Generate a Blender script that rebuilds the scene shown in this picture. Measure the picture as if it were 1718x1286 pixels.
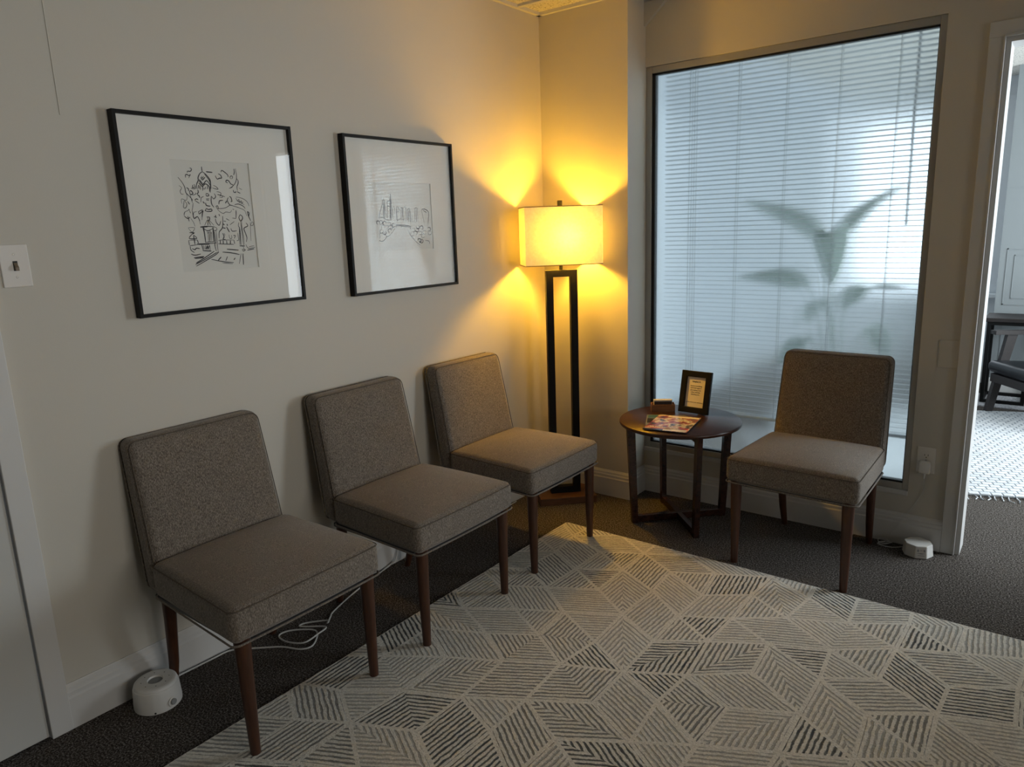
import bpy, bmesh, math, random
from mathutils import Vector, Matrix
random.seed(11)
for o in list(bpy.data.objects): bpy.data.objects.remove(o)
COL = bpy.context.scene.collection
SC = bpy.context.scene
PI = math.pi

# ------------------------------------------------------------ camera, world, light, exposure
def setup_camera():
    yaw, pitch, roll = -6.63856408e-01, 2.11819655e-01, -3.53193726e-02
    f = Vector((math.sin(yaw)*math.cos(pitch), math.cos(yaw)*math.cos(pitch), -math.sin(pitch)))
    r = Vector((math.cos(yaw), -math.sin(yaw), 0)); u = r.cross(f)
    c, s = math.cos(roll), math.sin(roll)
    R = c*r + s*u; U = -s*r + c*u
    cam = bpy.data.cameras.new('camera'); co = bpy.data.objects.new('camera', cam); COL.objects.link(co)
    m = Matrix((R, U, -f)).transposed().to_4x4(); m.translation = Vector((2.2694, -3.2232, 1.43))
    co.matrix_world = m
    cam.sensor_width = 36; cam.lens = 1209.516/1718*36; cam.clip_start = .05
    SC.camera = co
setup_camera()
SC.view_settings.view_transform = 'Standard'; SC.view_settings.look = 'None'
SC.view_settings.gamma = 1; SC.view_settings.use_curve_mapping = False
SC.view_settings.exposure = 0.0
w = bpy.data.worlds.new('world'); SC.world = w; w.use_nodes = True
w.node_tree.nodes['Background'].inputs[0].default_value = (.75, .87, 1, 1)
w.node_tree.nodes['Background'].inputs[1].default_value = 1.0

def area(name, loc, direction, sx, sy, power, col, spread=PI):
    l = bpy.data.lights.new(name, 'AREA'); l.shape = 'RECTANGLE'; l.size = sx; l.size_y = sy
    l.energy = power; l.color = col; l.spread = spread
    o = bpy.data.objects.new(name, l); COL.objects.link(o); o.location = loc
    o.rotation_euler = Vector(direction).to_track_quat('-Z', 'Y').to_euler()
    return o
area('daylight_far_window', (1.165, 4.06, 1.50), (0, -1, 0), 1.08, 1.44, 8.5, (.86, .94, 1))
area('fill_next_room', (3.96, 1.9, 1.35), (-1, 0, 0), 2.4, 1.7, 150, (.85, .94, 1))  # added unseen fill brightening the next room; its right wall has no window
area('fill_left_wall', (5.95, -2.3, 1.62), (-1, 0, 0), 2.4, 1.5, 12, (1, .95, .875), math.radians(80))  # unseen warm fill added at the right wall to light the left one

# ------------------------------------------------------------ materials
def mat(name): 
    m = bpy.data.materials.new(name); m.use_nodes = True
    nt = m.node_tree; b = nt.nodes['Principled BSDF']; return m, nt, b
def N(nt, t, **kw):
    n = nt.nodes.new(t)
    for k, v in kw.items(): setattr(n, k, v)
    return n
def L(nt, a, b): nt.links.new(a, b)
def coords(nt, scale=(1, 1, 1), kind='Object'):
    tc = N(nt, 'ShaderNodeTexCoord'); mp = N(nt, 'ShaderNodeMapping')
    L(nt, tc.outputs[kind], mp.inputs[0]); mp.inputs['Scale'].default_value = scale
    return mp.outputs[0]
def noise(nt, vec, scale, detail=3, rough=.6):
    n = N(nt, 'ShaderNodeTexNoise'); L(nt, vec, n.inputs['Vector'])
    n.inputs['Scale'].default_value = scale; n.inputs['Detail'].default_value = detail; n.inputs['Roughness'].default_value = rough
    return n.outputs[0]
def ramp(nt, fac, stops):
    r = N(nt, 'ShaderNodeValToRGB'); L(nt, fac, r.inputs[0])
    e = r.color_ramp.elements
    while len(e) < len(stops): e.new(.5)
    for el, (p, c) in zip(e, stops): el.position = p; el.color = (*c, 1)
    return r.outputs[0]
def bump(nt, h, strength, dist, bsdf):
    b = N(nt, 'ShaderNodeBump'); L(nt, h, b.inputs['Height']); b.inputs['Strength'].default_value = strength
    b.inputs['Distance'].default_value = dist; L(nt, b.outputs[0], bsdf.inputs['Normal'])
def plain(name, col, rough=.5, metal=0, spec=.5, bump_scale=None, bs=.15, bd=.001, var=0):
    m, nt, b = mat(name)
    b.inputs['Base Color'].default_value = (*col, 1); b.inputs['Roughness'].default_value = rough
    b.inputs['Metallic'].default_value = metal; b.inputs['Specular IOR Level'].default_value = spec
    if bump_scale:
        v = coords(nt); h = noise(nt, v, bump_scale); bump(nt, h, bs, bd, b)
        if var:
            h2 = noise(nt, v, bump_scale*.1 if var > 0 else bump_scale)
            a = abs(var)
            L(nt, ramp(nt, h2, [(.3, tuple(c*(1-a) for c in col)), (.7, tuple(min(1, c*(1+a)) for c in col))]), b.inputs['Base Color'])
    return m
M = {}
M['wall'] = plain('wall_paint', (.60, .57, .505), .62, spec=.3, bump_scale=220, bs=.12, bd=.0012)
M['trim'] = plain('trim_paint', (.66, .655, .64), .42, spec=.4, bump_scale=60, bs=.06, bd=.001)
M['door'] = plain('door_paint', (.58, .58, .555), .45, spec=.4, bump_scale=90, bs=.08, bd=.001)
M['white_plastic'] = plain('white_plastic', (.78, .77, .74), .38)
M['plate'] = plain('ivory_plate', (.74, .71, .67), .3)
M['toggle'] = plain('brown_toggle', (.20, .15, .10), .4)
M['grey_plastic'] = plain('grey_plastic', (.30, .31, .31), .5)
M['dark_slot'] = plain('dark_slot', (.02, .02, .02), .6)
M['black_metal'] = plain('black_metal', (.004, .004, .004), .5, spec=.18)
M['black_frame'] = plain('black_frame', (.005, .0045, .004), .5, spec=.2)
M['mat_board'] = plain('mat_board', (.80, .79, .74), .85, spec=.2)
M['paper'] = plain('drawing_paper', (.74, .735, .69), .85, spec=.2, bump_scale=300, bs=.05)
M['ink'] = plain('ink', (.03, .03, .035), .8)
M['alu'] = plain('aluminium', (.42, .41, .38), .38, metal=.7)
M['gasket'] = plain('gasket', (.006, .006, .006), .6)
M['cord'] = plain('white_cord', (.62, .62, .6), .45)
M['white_paint2'] = plain('white_gloss', (.72, .76, .8), .4)
M['pierwall'] = plain('far_wall_paint', (.24, .265, .275), .6, bump_scale=150, bs=.05)
M['soil'] = plain('soil', (.03, .022, .015), .9)
M['pot'] = plain('ceramic_pot', (.25, .25, .25), .4)
M['leather'] = plain('black_leather', (.005, .007, .010), .35, spec=.5, bump_scale=120, bs=.1)
M['card_white'] = plain('card_white', (.72, .68, .62), .6)
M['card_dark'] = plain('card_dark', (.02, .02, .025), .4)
M['kraft'] = plain('cream_paper', (.78, .72, .60), .7)
M['slat'], nt, b = mat('blind_slat')
b.inputs['Base Color'].default_value = (.62, .66, .68, 1); b.inputs['Roughness'].default_value = .45
tr = N(nt, 'ShaderNodeBsdfTranslucent'); tr.inputs[0].default_value = (.55, .60, .64, 1)
mx = N(nt, 'ShaderNodeMixShader'); mx.inputs[0].default_value = .30
L(nt, b.outputs[0], mx.inputs[1]); L(nt, tr.outputs[0], mx.inputs[2]); L(nt, mx.outputs[0], nt.nodes['Material Output'].inputs[0])

def wood(name, c1, c2, rough=.35, scale=(1, 1, 1), ws=14):
    m, nt, b = mat(name)
    v = coords(nt, scale)
    n1 = noise(nt, v, ws, 4)
    L(nt, ramp(nt, n1, [(.3, c1), (.7, c2)]), b.inputs['Base Color'])
    b.inputs['Roughness'].default_value = rough
    bump(nt, n1, .05, .001, b)
    return m
M['leg_wood'] = wood('walnut_leg', (.042, .015, .007), (.080, .029, .013), .38, (6, 6, .6))
M['dark_wood'] = wood('mahogany', (.024, .009, .006), (.060, .022, .013), .26, (1, 5, 5))
M['dark_wood'].node_tree.nodes['Principled BSDF'].inputs['Specular IOR Level'].default_value = .6
M['top_wood'] = wood('mahogany_top', (.028, .010, .007), (.058, .021, .013), .30, (1, 9, 5), 9)
M['base_wood'] = wood('lamp_base_wood', (.10, .042, .018), (.155, .066, .03), .4, (1, 4, 4))
M['oak'] = wood('card_box_wood', (.20, .085, .03), (.29, .13, .05), .45, (1, 6, 6))
M['far_wood'] = wood('espresso_wood', (.006, .004, .004), (.016, .010, .009), .55, (1, 5, 5))

def fabric():
    m, nt, b = mat('grey_tweed')
    v = coords(nt, (1, 1, 1)); 
    v2 = coords(nt, (1, 1, .35))
    n1 = noise(nt, v2, 420, 2, .7); n2 = noise(nt, v, 18, 3)
    mxn = N(nt, 'ShaderNodeMix'); mxn.inputs[0].default_value = .06
    L(nt, n1, mxn.inputs[2]); L(nt, n2, mxn.inputs[3])
    L(nt, ramp(nt, mxn.outputs[0], [(.34, (.082, .067, .053)), (.5, (.165, .138, .113)), (.64, (.285, .245, .205))]), b.inputs['Base Color'])
    b.inputs['Roughness'].default_value = .95; b.inputs['Specular IOR Level'].default_value = .15
    b.inputs['Sheen Weight'].default_value = .25
    bump(nt, n1, .35, .001, b)
    return m
M['fabric'] = fabric()
M['seam'] = plain('tweed_seam', (.12, .10, .082), .95, spec=.1)

def carpet():
    m, nt, b = mat('speckled_carpet')
    v = coords(nt)
    n1 = noise(nt, v, 170, 2, .8); n2 = noise(nt, v, 3, 3)
    L(nt, ramp(nt, n1, [(.36, (.019, .016, .013)), (.50, (.066, .056, .049)), (.66, (.27, .245, .225))]), b.inputs['Base Color'])
    b.inputs['Roughness'].default_value = 1; b.inputs['Specular IOR Level'].default_value = .1
    bump(nt, n1, .9, .004, b)
    return m
M['carpet'] = carpet()

def ceil_mat():
    m, nt, b = mat('acoustic_tile')
    v = coords(nt, (1, 1, 1)); n1 = noise(nt, v, 90, 2, .8); 
    L(nt, ramp(nt, n1, [(.36, (.22, .21, .19)), (.44, (.68, .66, .60))]), b.inputs['Base Color'])
    b.inputs['Roughness'].default_value = .95
    bump(nt, n1, .6, .004, b)
    return m
M['ceiling'] = ceil_mat()

def rug_mats():
    # cream pile
    m, nt, b = mat('rug_cream')
    v = coords(nt); n1 = noise(nt, v, 170, 2, .7)
    L(nt, ramp(nt, n1, [(.3, (.64, .61, .54)), (.7, (.92, .89, .82))]), b.inputs['Base Color'])
    b.inputs['Roughness'].default_value = 1; b.inputs['Specular IOR Level'].default_value = .05
    bump(nt, n1, .8, .004, b)
    # hatched pile: UV x runs across the stripes, UV y along them, tone attribute sets how dark
    h, nt, b = mat('rug_hatch')
    uv = N(nt, 'ShaderNodeUVMap'); uv.uv_map = 'hatch'
    sep = N(nt, 'ShaderNodeSeparateXYZ'); L(nt, uv.outputs[0], sep.inputs[0])
    v = coords(nt)
    nd = noise(nt, v, 28, 2)
    off = N(nt, 'ShaderNodeMath', operation='MULTIPLY_ADD'); L(nt, nd, off.inputs[0]); off.inputs[1].default_value = .011; L(nt, sep.outputs[0], off.inputs[2])
    s = N(nt, 'ShaderNodeMath', operation='MULTIPLY'); L(nt, off.outputs[0], s.inputs[0]); s.inputs[1].default_value = 2*PI/.0165
    sn = N(nt, 'ShaderNodeMath', operation='SINE'); L(nt, s.outputs[0], sn.inputs[0])
    # breaks along the stripe
    fine = noise(nt, v, 230, 2, .7)
    mp = N(nt, 'ShaderNodeMapping'); L(nt, uv.outputs[0], mp.inputs[0]); mp.inputs['Scale'].default_value = (70, 22, 1)
    brk = N(nt, 'ShaderNodeTexNoise'); L(nt, mp.outputs[0], brk.inputs['Vector']); brk.inputs['Scale'].default_value = 1.0; brk.inputs['Detail'].default_value = 2
    a1 = N(nt, 'ShaderNodeMath', operation='MULTIPLY_ADD'); L(nt, fine, a1.inputs[0]); a1.inputs[1].default_value = 1.7; a1.inputs[2].default_value = -.85
    a2 = N(nt, 'ShaderNodeMath', operation='ADD'); L(nt, sn.outputs[0], a2.inputs[0]); L(nt, a1.outputs[0], a2.inputs[1])
    a3 = N(nt, 'ShaderNodeMath', operation='MULTIPLY_ADD'); L(nt, brk.outputs[0], a3.inputs[0]); a3.inputs[1].default_value = 1.6; L(nt, a2.outputs[0], a3.inputs[2])
    mr = N(nt, 'ShaderNodeMapRange'); L(nt, a3.outputs[0], mr.inputs[0]); mr.inputs[1].default_value = .75; mr.inputs[2].default_value = 1.45
    at = N(nt, 'ShaderNodeAttribute'); at.attribute_name = 'tone'
    mf = N(nt, 'ShaderNodeMath', operation='MULTIPLY'); L(nt, mr.outputs[0], mf.inputs[0]); L(nt, at.outputs['Fac'], mf.inputs[1])
    big = noise(nt, v, 13, 2)
    dark = ramp(nt, brk.outputs[0], [(.35, (.15, .15, .135)), (.58, (.085, .092, .098)), (.75, (.035, .042, .055))])
    n1 = noise(nt, v, 170, 2, .7)
    cream = ramp(nt, n1, [(.3, (.64, .61, .54)), (.7, (.92, .89, .82))])
    mix = N(nt, 'ShaderNodeMix', data_type='RGBA'); L(nt, mf.outputs[0], mix.inputs[0]); L(nt, cream, mix.inputs[6]); L(nt, dark, mix.inputs[7])
    L(nt, mix.outputs[2], b.inputs['Base Color'])
    b.inputs['Roughness'].default_value = 1; b.inputs['Specular IOR Level'].default_value = .05
    sb = N(nt, 'ShaderNodeMath', operation='SUBTRACT'); L(nt, n1, sb.inputs[0]); L(nt, mr.outputs[0], sb.inputs[1])
    bump(nt, sb.outputs[0], .8, .004, b)
    return m, h
M['rug_cream'], M['rug_hatch'] = rug_mats()

def braid_mat():
    m, nt, b = mat('braided_wool')
    v = coords(nt)
    br = N(nt, 'ShaderNodeTexBrick'); L(nt, v, br.inputs['Vector']); br.offset = .5
    br.inputs['Color1'].default_value = (.80, .82, .84, 1); br.inputs['Color2'].default_value = (.66, .69, .72, 1); br.inputs['Mortar'].default_value = (.36, .40, .45, 1)
    for k, q in (('Scale', 1), ('Mortar Size', .0065), ('Mortar Smooth', .9), ('Brick Width', .052), ('Row Height', .040)): br.inputs[k].default_value = q
    n1 = noise(nt, v, 60, 3)
    mixc = N(nt, 'ShaderNodeMix', data_type='RGBA', blend_type='MULTIPLY'); mixc.inputs[0].default_value = .5
    L(nt, br.outputs['Color'], mixc.inputs[6]); L(nt, ramp(nt, n1, [(.3, (.6, .6, .6)), (.6, (1, 1, 1))]), mixc.inputs[7])
    L(nt, mixc.outputs[2], b.inputs['Base Color']); b.inputs['Roughness'].default_value = 1
    inv = N(nt, 'ShaderNodeMath', operation='SUBTRACT'); inv.inputs[0].default_value = 1; L(nt, br.outputs['Fac'], inv.inputs[1])
    bump(nt, inv.outputs[0], .6, .01, b)
    return m
M['braid'] = braid_mat()
M['shag'] = plain('shag_wool', (.50, .50, .52), 1, spec=.05, bump_scale=70, bs=1, bd=.02, var=-.45)

def glass_clear(name, refl=.9, rough=.01):
    m, nt, b = mat(name); nt.nodes.remove(b)
    t = N(nt, 'ShaderNodeBsdfTransparent'); g = N(nt, 'ShaderNodeBsdfGlossy'); g.inputs['Roughness'].default_value = rough
    fr = N(nt, 'ShaderNodeFresnel'); fr.inputs[0].default_value = 1.5
    ml = N(nt, 'ShaderNodeMath', operation='MULTIPLY'); L(nt, fr.outputs[0], ml.inputs[0]); ml.inputs[1].default_value = refl
    ge = N(nt, 'ShaderNodeNewGeometry'); iv = N(nt, 'ShaderNodeMath', operation='SUBTRACT'); iv.inputs[0].default_value = 1; L(nt, ge.outputs['Backfacing'], iv.inputs[1])
    m2 = N(nt, 'ShaderNodeMath', operation='MULTIPLY'); L(nt, ml.outputs[0], m2.inputs[0]); L(nt, iv.outputs[0], m2.inputs[1]); ml = m2
    mx = N(nt, 'ShaderNodeMixShader'); L(nt, ml.outputs[0], mx.inputs[0]); L(nt, t.outputs[0], mx.inputs[1]); L(nt, g.outputs[0], mx.inputs[2])
    L(nt, mx.outputs[0], nt.nodes['Material Output'].inputs[0]); return m
M['glass'] = glass_clear('picture_glass', .85)
M['far_glass'] = glass_clear('window_glass', 1.0)
def frosted():
    m, nt, b = mat('frosted_glass'); nt.nodes.remove(b)
    t = N(nt, 'ShaderNodeBsdfTransparent'); t.inputs[0].default_value = (.90, .95, .97, 1)
    r = N(nt, 'ShaderNodeBsdfRefraction'); r.inputs['Roughness'].default_value = .23; r.inputs['IOR'].default_value = 1.45; r.inputs[0].default_value = (.93, .97, .98, 1)
    g = N(nt, 'ShaderNodeBsdfGlossy'); g.inputs['Roughness'].default_value = .25
    m1 = N(nt, 'ShaderNodeMixShader'); m1.inputs[0].default_value = .82
    L(nt, t.outputs[0], m1.inputs[1]); L(nt, r.outputs[0], m1.inputs[2])
    tl = N(nt, 'ShaderNodeBsdfTranslucent'); tl.inputs[0].default_value = (.86, .90, .92, 1); m3 = N(nt, 'ShaderNodeMixShader'); m3.inputs[0].default_value = .10
    L(nt, m1.outputs[0], m3.inputs[1]); L(nt, tl.outputs[0], m3.inputs[2]); m1 = m3
    fr = N(nt, 'ShaderNodeFresnel'); fr.inputs[0].default_value = 1.45
    ml = N(nt, 'ShaderNodeMath', operation='MULTIPLY'); L(nt, fr.outputs[0], ml.inputs[0]); ml.inputs[1].default_value = .6
    ge = N(nt, 'ShaderNodeNewGeometry'); iv = N(nt, 'ShaderNodeMath', operation='SUBTRACT'); iv.inputs[0].default_value = 1; L(nt, ge.outputs['Backfacing'], iv.inputs[1])
    mb = N(nt, 'ShaderNodeMath', operation='MULTIPLY'); L(nt, ml.outputs[0], mb.inputs[0]); L(nt, iv.outputs[0], mb.inputs[1]); ml = mb
    m2 = N(nt, 'ShaderNodeMixShader'); L(nt, ml.outputs[0], m2.inputs[0]); L(nt, m1.outputs[0], m2.inputs[1]); L(nt, g.outputs[0], m2.inputs[2])
    L(nt, m2.outputs[0], nt.nodes['Material Output'].inputs[0]); return m
M['frosted'] = frosted()
def shade_mat():
    m, nt, b = mat('linen_shade')
    v = coords(nt); n1 = noise(nt, v, 70, 4, .7)
    v3 = coords(nt, (1, 1, .08)); n3 = noise(nt, v3, 500, 2); 
    col = ramp(nt, n1, [(.3, (.80, .75, .64)), (.7, (.90, .86, .77))])
    d = N(nt, 'ShaderNodeBsdfDiffuse'); L(nt, col, d.inputs[0])
    t = N(nt, 'ShaderNodeBsdfTranslucent'); L(nt, col, t.inputs[0])
    mx = N(nt, 'ShaderNodeMixShader'); mx.inputs[0].default_value = .10
    L(nt, d.outputs[0], mx.inputs[1]); L(nt, t.outputs[0], mx.inputs[2])
    L(nt, mx.outputs[0], nt.nodes['Material Output'].inputs[0]); nt.nodes.remove(b); return m
M['shade'] = shade_mat()
M['shade_trim'] = plain('shade_binding', (.30, .22, .12), .9)
def bulb_mat():
    m, nt, b = mat('lit_bulb'); e = N(nt, 'ShaderNodeEmission'); e.inputs[0].default_value = (1, .51, .035, 1); e.inputs[1].default_value = 820
    L(nt, e.outputs[0], nt.nodes['Material Output'].inputs[0]); nt.nodes.remove(b); return m
M['bulb'] = bulb_mat()
def leaf_mat():
    m, nt, b = mat('leaf_green')
    b.inputs['Base Color'].default_value = (.035, .075, .035, 1); b.inputs['Roughness'].default_value = .4
    t = N(nt, 'ShaderNodeBsdfTranslucent'); t.inputs[0].default_value = (.34, .42, .38, 1)
    mx = N(nt, 'ShaderNodeMixShader'); mx.inputs[0].default_value = .6
    L(nt, b.outputs[0], mx.inputs[1]); L(nt, t.outputs[0], mx.inputs[2]); L(nt, mx.outputs[0], nt.nodes['Material Output'].inputs[0]); return m
M['leaf'] = leaf_mat()
def cover_mat():
    m, nt, b = mat('magazine_cover')
    v = coords(nt, (1, 1, 1)); n1 = noise(nt, v, 16, 3, .6)
    sep = N(nt, 'ShaderNodeSeparateXYZ'); L(nt, v, sep.inputs[0])
    c = ramp(nt, n1, [(.34, (.05, .08, .16)), (.43, (.26, .05, .09)), (.49, (.48, .22, .16)), (.55, (.80, .74, .62)), (.63, (.07, .05, .08))])
    L(nt, c, b.inputs['Base Color']); b.inputs['Roughness'].default_value = .22; return m
M['cover'] = cover_mat()
M['cover_blue'] = plain('cover_blue', (.06, .16, .24), .25, bump_scale=160, bs=.02, var=-.5)
M['cover_grey'] = plain('cover_grey', (.22, .23, .27), .25)
M['cover_pink'] = plain('cover_pink', (.70, .27, .22), .25)
M['cover_cream'] = plain('cover_cream', (.85, .78, .66), .3)
M['cover_dark'] = plain('cover_dark', (.03, .028, .03), .25)
M['crimson'] = plain('cover_crimson', (.45, .03, .07), .3)

# ------------------------------------------------------------ helpers
def obj(name, bm, m, parent=None, smooth=True, loc=None, rot=None, angle=35):
    me = bpy.data.meshes.new(name)
    if isinstance(bm, bmesh.types.BMesh):
        bmesh.ops.recalc_face_normals(bm, faces=bm.faces[:])
        bm.to_mesh(me); bm.free()
    else: me = bm; me.name = name
    if m is not None and not me.materials: me.materials.append(m)
    if smooth:
        for p in me.polygons: p.use_smooth = True
        try: me.set_sharp_from_angle(angle=math.radians(angle))
        except Exception: pass
    o = bpy.data.objects.new(name, me); COL.objects.link(o)
    if parent: o.parent = parent
    if loc: o.location = loc
    if rot: o.rotation_euler = rot
    return o
def struct(name, bm, m, parent=None, **kw):
    o = obj(name, bm, m, parent, **kw)
    if parent is None: o['kind'] = 'structure'
    return o
def tag(o, label, cat, group=None):
    o['label'] = label; o['category'] = cat
    if group: o['group'] = group
    return o
def thing(name, label, cat, loc=(0, 0, 0), rotz=0, group=None):
    o = bpy.data.objects.new(name, None); COL.objects.link(o); o.location = loc; o.rotation_euler = (0, 0, rotz)
    return tag(o, label, cat, group)
def bx(bm, x0, x1, y0, y1, z0, z1, bev=0, seg=2, mtx=None):
    vs = [bm.verts.new((x, y, z)) for x in (x0, x1) for y in (y0, y1) for z in (z0, z1)]
    fs = [(0, 1, 3, 2), (4, 6, 7, 5), (0, 4, 5, 1), (2, 3, 7, 6), (0, 2, 6, 4), (1, 5, 7, 3)]
    faces = [bm.faces.new([vs[i] for i in f]) for f in fs]
    if bev:
        es = list({e for f in faces for e in f.edges})
        r = bmesh.ops.bevel(bm, geom=es, offset=bev, segments=seg, affect='EDGES', profile=.5)
        vs = list({v for v in r['verts']} | {v for v in vs if v.is_valid})
    if mtx is not None: bmesh.ops.transform(bm, matrix=mtx, verts=[v for v in vs if v.is_valid])
    return vs
def box(x0, x1, y0, y1, z0, z1, bev=0, seg=2):
    bm = bmesh.new(); bx(bm, x0, x1, y0, y1, z0, z1, bev, seg); return bm
def prism(bm, pts, z0, z1, axis='z'):
    def P(p, h): return {'z': (p[0], p[1], h), 'y': (p[0], h, p[1]), 'x': (h, p[0], p[1])}[axis]
    a = [bm.verts.new(P(p, z0)) for p in pts]; b = [bm.verts.new(P(p, z1)) for p in pts]
    n = len(pts)
    bm.faces.new(a[::-1]); bm.faces.new(b)
    for i in range(n): bm.faces.new((a[i], a[(i+1) % n], b[(i+1) % n], b[i]))
def lathe(prof, n=40, bm=None, c=(0, 0, 0)):
    bm = bm or bmesh.new(); rings = []
    for r, z in prof:
        if r < 1e-6: rings.append([bm.verts.new((c[0], c[1], c[2]+z))])
        else: rings.append([bm.verts.new((c[0]+r*math.cos(2*PI*i/n), c[1]+r*math.sin(2*PI*i/n), c[2]+z)) for i in range(n)])
    for a, b in zip(rings, rings[1:]):
        for i in range(n):
            j = (i+1) % n
            if len(a) == 1 and len(b) == 1: continue
            if len(a) == 1: bm.faces.new((a[0], b[i], b[j]))
            elif len(b) == 1: bm.faces.new((a[i], a[j], b[0]))
            else: bm.faces.new((a[i], a[j], b[j], b[i]))
    return bm
def tube(bm, pts, r, n=8, closed=False, r2=None):
    pts = [Vector(p) for p in pts]; m = len(pts); rings = []
    up = Vector((0, 0, 1))
    prev = None
    for i, p in enumerate(pts):
        if closed: t = (pts[(i+1) % m]-pts[i-1])
        else: t = pts[min(i+1, m-1)]-pts[max(i-1, 0)]
        t.normalize()
        if prev is None:
            a = up if abs(t.dot(up)) < .9 else Vector((1, 0, 0)); s = t.cross(a).normalized()
        else:
            s = (prev - t*prev.dot(t)).normalized()
        prev = s; u = s.cross(t)
        rr = r if r2 is None else r+(r2-r)*i/(m-1)
        rings.append([bm.verts.new(p+s*rr*math.cos(2*PI*k/n)+u*rr*math.sin(2*PI*k/n)) for k in range(n)])
    for i in range(m if closed else m-1):
        a, b = rings[i], rings[(i+1) % m]
        for k in range(n): bm.faces.new((a[k], a[(k+1) % n], b[(k+1) % n], b[k]))
    if not closed: bm.faces.new(rings[0][::-1]); bm.faces.new(rings[-1])
    return bm
def catmull(pts, k=6):
    pts = [Vector(p) for p in pts]; out = []
    for i in range(len(pts)-1):
        p0 = pts[max(i-1, 0)]; p1 = pts[i]; p2 = pts[i+1]; p3 = pts[min(i+2, len(pts)-1)]
        for j in range(k):
            t = j/k
            out.append(.5*((2*p1)+(p2-p0)*t+(2*p0-5*p1+4*p2-p3)*t*t+(-p0+3*p1-3*p2+p3)*t**3))
    out.append(pts[-1]); return out
def text_mesh(s, size, align='CENTER', bold=0):
    cu = bpy.data.curves.new('t', 'FONT'); cu.body = s; cu.size = size; cu.align_x = align; cu.extrude = .0002; cu.offset = bold
    cu.resolution_u = 3
    to = bpy.data.objects.new('t', cu); COL.objects.link(to)
    bpy.context.view_layer.update()
    me = bpy.data.meshes.new_from_object(to.evaluated_get(bpy.context.evaluated_depsgraph_get()))
    bpy.data.objects.remove(to); return me

# ------------------------------------------------------------ room shell
CEIL = 2.468; WY = .18; WT = .12
X1 = 6.0; Y0 = -5.5
struct('floor', box(-.2, X1+.1, Y0-.1, 4.3, -.05, 0), M['carpet'], smooth=False)
struct('ceiling', box(-.2, X1+.1, Y0-.1, 4.2, CEIL+.012, CEIL+.06), M['ceiling'], smooth=False)
struct('ceiling_far', box(.52, 4.0, WY+WT, 4.0, CEIL, CEIL+.012), M['ceiling'], smooth=False).name = 'trim_7'
# ceiling grid: tees and wall angle
bm = bmesh.new()
k = 0
y = -.19
while y > Y0:
    bx(bm, .0, X1, y-.012, y+.012, CEIL, CEIL+.013); y -= .61
x = .61
while x < X1:
    bx(bm, x-.012, x+.012, Y0, WY, CEIL+.001, CEIL+.013); x += .61
bx(bm, .0, .02, Y0, 0, CEIL-.003, CEIL+.012); bx(bm, 0, .505, -.02, 0, CEIL-.003, CEIL+.012)
bx(bm, .505, X1, WY-.02, WY, CEIL-.003, CEIL+.012)
struct('trim_1', bm, M['trim'], smooth=False)

# left wall with the white door at its near end
bm = bmesh.new()
bx(bm, -.12, 0, -2.605, .0, 0, CEIL+.012)
bx(bm, -.12, 0, -3.45, -2.605, 2.09, CEIL+.012)
bx(bm, -.12, 0, Y0, -3.45, 0, CEIL+.012)
struct('wall_left', bm, M['wall'], smooth=False)
bm = bmesh.new(); bx(bm, 0, .0016, -2.3115, -2.3085, 1.78, CEIL, .0007, 1)
struct('trim_2', bm, M['wall'], smooth=False)
# back stub wall beside the lamp and the return to the window recess
struct('wall_back', box(-.12, .505, 0, .30, 0, CEIL+.012), M['wall'], smooth=False)
# window wall
WX0, WX1, WZ0, WZ1 = .505, 1.787, .243, 2.175
DX0, DX1, DZ = 1.984, 2.81, 2.055
bm = bmesh.new()
bx(bm, WX0, WX1, WY, WY+WT, 0, WZ0); bx(bm, WX0, WX1, WY, WY+WT, WZ1, CEIL+.012)
bx(bm, WX1, DX0, WY, WY+WT, 0, CEIL+.012); bx(bm, DX0, DX1, WY, WY+WT, DZ, CEIL+.012)
bx(bm, DX1, X1, WY, WY+WT, 0, CEIL+.012)
struct('wall_window', bm, M['wall'], smooth=False)
# sloping gusset in the top corner of the recess
bm = bmesh.new(); prism(bm, [(.505, 2.357), (.505, CEIL), (.634, CEIL)], WY-.02, WY, 'y')
struct('trim_3', bm, M['wall'], smooth=False)
struct('wall_right', box(X1, X1+.12, Y0, 4.0, 0, CEIL+.012), M['wall'], smooth=False)
bm = bmesh.new(); bx(bm, -.12, X1+.12, Y0-.12, Y0, 0, CEIL+.012)
struct('wall_rear', bm, M['wall'], smooth=False)

# baseboards: moulded profile (depth, height)
BP = [(0, 0), (.016, 0), (.016, .098), (.0125, .104), (.0125, .116), (.0095, .121), (.0085, .131), (.004, .138), (.003, .141), (0, .141)]
def base(name, p, q, nrm, m0=0, m1=0):
    # p, q: ends on the wall line; nrm: into the room; m0/m1 = mitre (+ shortens with depth at inner corners)
    p = Vector((*p, 0)); q = Vector((*q, 0)); n = Vector((*nrm, 0)); t = (q-p).normalized()
    bm = bmesh.new()
    a = [bm.verts.new(p+n*d+t*d*m0+Vector((0, 0, h))) for d, h in BP]; b = [bm.verts.new(q+n*d-t*d*m1+Vector((0, 0, h))) for d, h in BP]
    bm.faces.new(a); bm.faces.new(b[::-1])
    for i in range(len(BP)):
        j = (i+1) % len(BP); bm.faces.new((a[i], b[i], b[j], a[j]))
    return struct(name, bm, M['trim'], smooth=False)
base('baseboard_left', (0, -2.548), (0, 0), (1, 0), 0, 1)
base('baseboard_back', (0, 0), (.505, 0), (0, -1), 1, -1)
base('baseboard_return', (.505, 0), (.505, WY), (1, 0), -1, 1)
base('baseboard_window', (.505, WY), (1.929, WY), (0, -1), 1, 0)
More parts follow.
